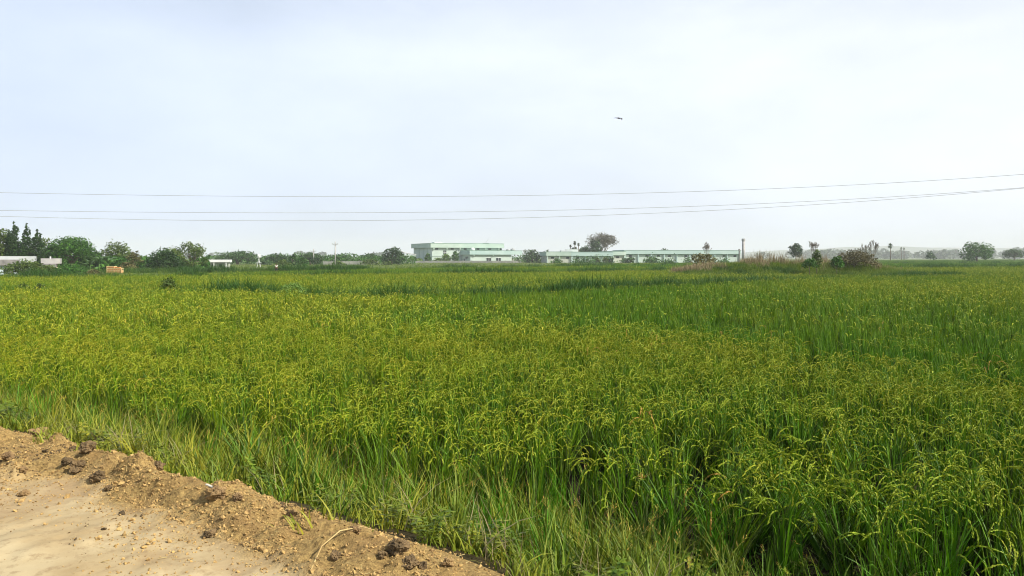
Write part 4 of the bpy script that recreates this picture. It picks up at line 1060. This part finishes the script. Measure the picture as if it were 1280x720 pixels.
k = 440 / FPX; part('roof_sheet', 'white', tag(empty('white_roof', ((702 - 640) * k, 446, 0)), 'white sloped roof behind the grey green shed end', 'roof'), (0, 10, 0, 8, 0, 7.1), (3, 10, .0, 8, 7.103, 7.7))
# low houses at the left
k = 130 / FPX
h1 = empty('flat_roof_house', (at(-40, 345, 132).x, 132, 0), R(29)); k *= 9.6 / 11.16; tag(h1, 'low white house with flat parapet at the left picture edge', 'house')
X1 = (43 + 40) * k
part('wall', 'blue_wall', h1, (0, X1 - .4, 1.0, 8, 0, 2.0)); part('parapet', 'grey_white', h1, (-.2, X1, .8, 8.2, 2.0, 3.15))
part('porch_roof', 'greyroof', h1, (-.1, (24 + 40) * k, -1.2, .797, 1.55, 2.55)); part('porch_post', 'white', h1, ((13 + 40) * k, (14.4 + 40) * k, -1.0, -.8, 0, 1.547)); part('porch_wall', 'blue_wall', h1, (.2, (12 + 40) * k, -.6, -.4, 0, 1.546))
h2 = empty('grey_roof_house', (at(50, 345, 138).x, 138, 0), R(27)); tag(h2, 'small cream house with stepped grey roof beside white house', 'house')
k = 138 / FPX
part('wall', 'cream', h2, (.1, 20.5 * k, .6, 6, 0, 1.2)); part('lower_roof', 'greyroof', h2, (-.1, 17 * k, -.3, 6.2, 1.2, 1.8)); part('upper_roof', 'concrete', h2, (0, 21 * k, 1.5, 6.3, 1.803, 2.75)); part('window', 'glass', h2, (1.9, 2.5, .55, .7, .5, 1.0))
part('vent_pipe', 'white', h2, (9.5 * k, 11 * k, 2, 2.2, 2.753, 3.1))
h3 = empty('white_flat_building', (at(257, 336, 200).x, 200, 0), R(16)); tag(h3, 'small white flat roofed building before the domed tree', 'building')
k = 200 / FPX
part('wall', 'palewall', h3, (.2, 27 * k, .5, 6, 0, 1.4)); part('roof', 'white', h3, (0, 29 * k, -.4, 6.4, 1.7, 2.35))
for x in (.3, 9 * k, 23.5 * k): part('post', 'white', h3, (x, x + .28, -.2, .1, 0, 1.697))
part('lintel', 'metal', h3, (.25, 27 * k, .55, .8, 1.4, 1.695)); part('window', 'glass', h3, (1.4, 2.2, .46, .6, .5, 1.2)); part('window', 'glass', h3, (3.2, 4.0, .46, .6, .5, 1.2))
# white tower with a tank
k = 215 / FPX; tw = empty('tank_tower', ((323.5 - 640) * k, 215, 0)); tag(tw, 'slim white water tower behind the person on its left', 'water tower')
for dx in (-.5, .5): MB().tube([(dx, -.2, 0), (dx * .5, 0, 1.6), (0, .0, 2.2)], .09, 5).build('leg', M['white'], tw)
MB().tube([(0, 0, 2.1), (0, 0, 3.0)], .14, 6).build('pole', M['white'], tw); MB().lathe([(.3, 2.8), (.45, 2.9), (.45, 3.7), (.3, 3.85)], 10).build('tank', M['white'], tw, smooth=True)
part('platform', 'white', tw, (-.8, .6, -.3, .3, 1.35, 1.5))
# stacked timber
k = 146 / FPX; ts = empty('timber_stack', ((141 - 640) * k, 144, 0)); tag(ts, 'low stack of pale planks and orange bricks before the trees', 'stack')
Wt = 17 * k
for z0, x1 in ((0.30, Wt), (.62, Wt), (.98, Wt * .98), (1.30, Wt * .5)):
    for j in range(2): part('plank', 'timber', ts, (0, x1, j * .55, j * .55 + .5, z0 - .13, z0))
for z0, x1 in ((0, Wt), (.30, Wt), (.62, Wt * .9), (.98, Wt * .48)):
    for i in range(6): part('brick', 'brick', ts, (.05 + i * x1 / 6, (i + .86) * x1 / 6, .05, .95, z0 + .003, z0 + (.165 if z0 < .1 else .185 if z0 < .9 else .185)))
for x in (Wt * .55, Wt * .72): part('brick', 'brick', ts, (x, x + .4, .1, .6, .983, 1.15))
for x in (-.1, Wt + .01): part('stake', 'timber', ts, (x, x + .09, -.08, .0, 0, 1.0 if x > 0 else 1.32))

# poles and chimney
def upole(px, D, top, lab):
    k = D / FPX; h = EYE - (top - HOR) * k; root = empty('utility_pole', ((px - 640) * k, D, 0)); tag(root, lab, 'utility pole', 'power poles among the middle trees')
    MB().tube([(0, 0, 0), (0, 0, h)], [.24, .16], 8).build('post', M['concrete'], root, smooth=True)
    part('crossarm', 'concrete', root, (-1.1, 1.1, -.3, -.17, h - 1.0, h - .82))
    for x in (-1.0, 0, 1.0): MB().lathe([(.05, 0), (.11, .08), (.06, .16), (.09, .22), (.03, .3)], 8, (x, -.235, h - .818)).build('insulator', M['palewall'], root)
    MB().tube([(-.7, -.235, h - .9), (0, -.2, h - 1.7)], .04, 4).build('brace', M['metal'], root); MB().tube([(.7, -.235, h - .9), (0, -.2, h - 1.7)], .04, 4).build('brace', M['metal'], root)
upole(419, 280, 302, 'taller grey pole with crossarm above the low grey dome tree'); upole(392, 300, 311, 'shorter pole with crossarm in front of hazy crown')
upole(442.5, 380, 316, 'distant thin pole between the two grey dome trees')
k = 310 / FPX; ch = empty('chimney', ((929.3 - 640) * k, 310, 0)); tag(ch, 'grey round chimney right of the long shed end', 'chimney')
zt = EYE + (HOR - 298.3) * k
MB().lathe([(.62, 0), (.55, zt - .9)], 12).build('shaft', M['concrete'], ch, smooth=True); MB().lathe([(.70, zt - .9), (.74, zt - .5), (.70, zt)], 12).build('cap', M['concrete'], ch)
st = empty('stub_post', ((926 - 640) * k, 312, 0)); tag(st, 'short grey post beside the chimney', 'post')
MB().lathe([(.3, 0), (.28, 5.6)], 10).build('shaft', M['dull_wall'], st); MB().lathe([(.4, 5.6), (.4, 6.4)], 10).build('cap', M['concrete'], st)

# overhead wires: they sag across the whole view and run on past both edges
def wire(pts, Dl, Dr, lab):
    xs = np.array([p[0] for p in pts], float); rs = np.array([p[1] for p in pts], float); c = np.polyfit(xs / 1000, rs, 3)
    P = []
    for px in np.linspace(-420, 1640, 80):
        q = min(max(px, 0), 1280); row = np.polyval(c, q / 1000) + np.polyval(np.polyder(c), q / 1000) * (px - q) / 1000
        P.append(at(px, row, Dl + (Dr - Dl) * px / 1280))
    tag(MB().tube(P, .0085, 5).build('overhead_wire', M['wire'], smooth=True), lab, 'wire', 'overhead wires across the sky')
wire([(0, 241), (150, 243.3), (300, 244.8), (640, 245.3), (900, 238), (1100, 229), (1280, 218)], 33, 29, 'topmost of the three overhead wires')
wire([(0, 263), (150, 264.8), (300, 265.8), (640, 264), (900, 256.5), (1100, 246.8), (1280, 234.5)], 34, 30, 'middle of the three overhead wires')
wire([(0, 270.5), (150, 273.8), (300, 275.4), (450, 275.6), (640, 273), (850, 265.5), (1060, 252), (1280, 235.5)], 34.6, 30.4, 'lowest of the three overhead wires')

# ------------------------------------------------------------------ the bird
k = 60.0
bp = at(774, 148, k); bd = empty('bird', bp, R(-35)); tag(bd, 'dark bird gliding high over the paddies with spread wings', 'bird')
b = MB()
rings = []
for x, r, z in ((-.30, .012, .0), (-.2, .03, .0), (-.08, .062, .0), (.05, .068, .005), (.13, .045, .015), (.18, .042, .025), (.22, .03, .022), (.26, .008, .012)):
    rings.append([b.bm.verts.new((x, r * math.cos(6.283 * q / 10), z + r * math.sin(6.283 * q / 10))) for q in range(10)])
for i in range(len(rings) - 1):
    for q in range(10): b.bm.faces.new((rings[i][q], rings[i][(q + 1) % 10], rings[i + 1][(q + 1) % 10], rings[i + 1][q]))
b.bm.faces.new(rings[0]); b.bm.faces.new(rings[-1][::-1])
b.build('body', M['feather'], bd, smooth=True)
for sg in (-1, 1):
    b = MB(); prev = None
    for y, x0, x1, z in ((.03, -.10, .10, .02), (.16, -.09, .13, .07), (.30, -.12, .11, .075), (.42, -.17, .04, .04), (.52, -.22, -.06, -.03), (.56, -.24, -.16, -.07)):
        cur = [b.bm.verts.new((xx, sg * y, z + dz)) for xx, dz in ((x1, 0), ((x0 + x1) / 2, .012), (x0, 0), ((x0 + x1) / 2, -.008))]
        if prev:
            for q in range(4): b.bm.faces.new((prev[q], prev[(q + 1) % 4], cur[(q + 1) % 4], cur[q]))
        else: b.bm.faces.new(cur)
        prev = cur
    b.bm.faces.new(prev[::-1]); b.build('wing', M['feather'], bd)
b = MB(); v = [b.bm.verts.new(c) for c in ((-.24, -.02, .006), (-.24, .02, .006), (-.42, .07, .004), (-.45, 0, .004), (-.42, -.07, .004), (-.24, -.02, -.006), (-.24, .02, -.006), (-.42, .07, -.004), (-.45, 0, -.004), (-.42, -.07, -.004))]
b.bm.faces.new(v[:5]); b.bm.faces.new(v[5:][::-1])
for i in range(5): b.bm.faces.new((v[i], v[(i + 1) % 5], v[(i + 1) % 5 + 5], v[i + 5]))
b.build('tail', M['feather'], bd)
bd.rotation_euler = (R(16), R(-8), R(38)); bd.scale = (.72,) * 3

# ------------------------------------------------------------------ the person far out on the bund
pp = at(345.5, 341, 141)
pr = empty('person', (pp.x, 141, 0.10), R(20)); tag(pr, 'person in pale shirt and dark trousers standing in the far paddy', 'person')
def skin(name, V, E, rad, m, parent, sub=1):
    me = bpy.data.meshes.new(name); me.from_pydata(V, E, []); o = link(name, me, m, parent)
    o.modifiers.new('skin', 'SKIN'); sv = me.skin_vertices[0].data
    for i, r in enumerate(rad): sv[i].radius = (r, r) if not hasattr(r, '__len__') else r
    sv[0].use_root = True
    s_ = o.modifiers.new('sub', 'SUBSURF'); s_.levels = sub; s_.render_levels = sub
    return o
V = [(0, 0, .95), (0, 0, 1.18), (0, 0, 1.38), (0, 0, 1.48), (0, -.015, 1.58), (0, -.01, 1.68)]; E = [(0, 1), (1, 2), (2, 3), (3, 4), (4, 5)]; RD = [(.15, .11), (.14, .10), (.16, .10), .055, (.075, .095), (.07, .085)]
def chain(frm, pts, rs):
    a = frm
    for p, r in zip(pts, rs): V.append(p); RD.append(r); E.append((a, len(V) - 1)); a = len(V) - 1
    return a
for sg in (-1, 1):
    h_ = chain(2, [(sg * .19, 0, 1.40), (sg * .23, .02, 1.14), (sg * .22, -.07, .92), (sg * .22, -.09, .85)], [.055, .045, .034, .03])
    for j in range(4): chain(h_, [(sg * (.20 + .014 * j), -.10 - .004 * j, .80 - .004 * (j == 1)), (sg * (.20 + .013 * j), -.105, .765)], [.009, .008])
    chain(h_, [(sg * .19, -.13, .83), (sg * .185, -.145, .80)], [.01, .008])
    chain(0, [(sg * .09, 0, .88), (sg * .11, -.02 + .04 * sg, .48), (sg * .11, .02 + .06 * sg, .08), (sg * .11, -.13 + .06 * sg, .03)], [.09, .06, .042, .035])
skin('body', V, E, RD, M['skin'], pr)
V, E, RD = [(0, 0, .98), (0, 0, 1.2), (0, 0, 1.40)], [(0, 1), (1, 2)], [(.175, .135), (.165, .125), (.18, .12)]
for sg in (-1, 1): chain(2, [(sg * .20, 0, 1.41), (sg * .235, .015, 1.20)], [.075, .065])
skin('shirt', V, E, RD, M['shirt'], pr)
V, E, RD = [(0, 0, .97)], [], [(.165, .13)]
for sg in (-1, 1): chain(0, [(sg * .09, 0, .88), (sg * .11, -.02 + .04 * sg, .48), (sg * .11, .02 + .06 * sg, .12)], [.11, .08, .065])
skin('trousers', V, E, RD, M['trousers'], pr)
b = MB(); bmesh.ops.create_uvsphere(b.bm, u_segments=12, v_segments=8, radius=.1)
for v in b.bm.verts: v.co = Vector((v.co.x * .95, v.co.y * 1.1 + .015, v.co.z * .85 + 1.675)); v.co.z = max(v.co.z, 1.62 if v.co.y > -.02 else 1.69)
b.build('hair', M['hair'], pr, smooth=True)
for sg in (-1, 1): MB().lathe([(.004, -.008), (.011, 0), (.004, .008)], 6, (sg * .03, -.1, 1.625)).build('eye', M['hair'], pr)

# ------------------------------------------------------------------ the hazy air
b = MB(); b.box(-6400, 6400, -6400, 6400, -3.2, 118)
hz, N, L = new_mat('hazy_air'); out = N.new('ShaderNodeOutputMaterial'); v = N.new('ShaderNodeVolumePrincipled')
v.inputs['Color'].default_value = (0.93, 0.965, 1.0, 1); v.inputs['Density'].default_value = 0.00023; v.inputs['Anisotropy'].default_value = 0.0
L.new(v.outputs[0], out.inputs['Volume'])
tag(b.build('haze', hz), 'thin pale haze filling the air over the plain', 'haze', kind='stuff')
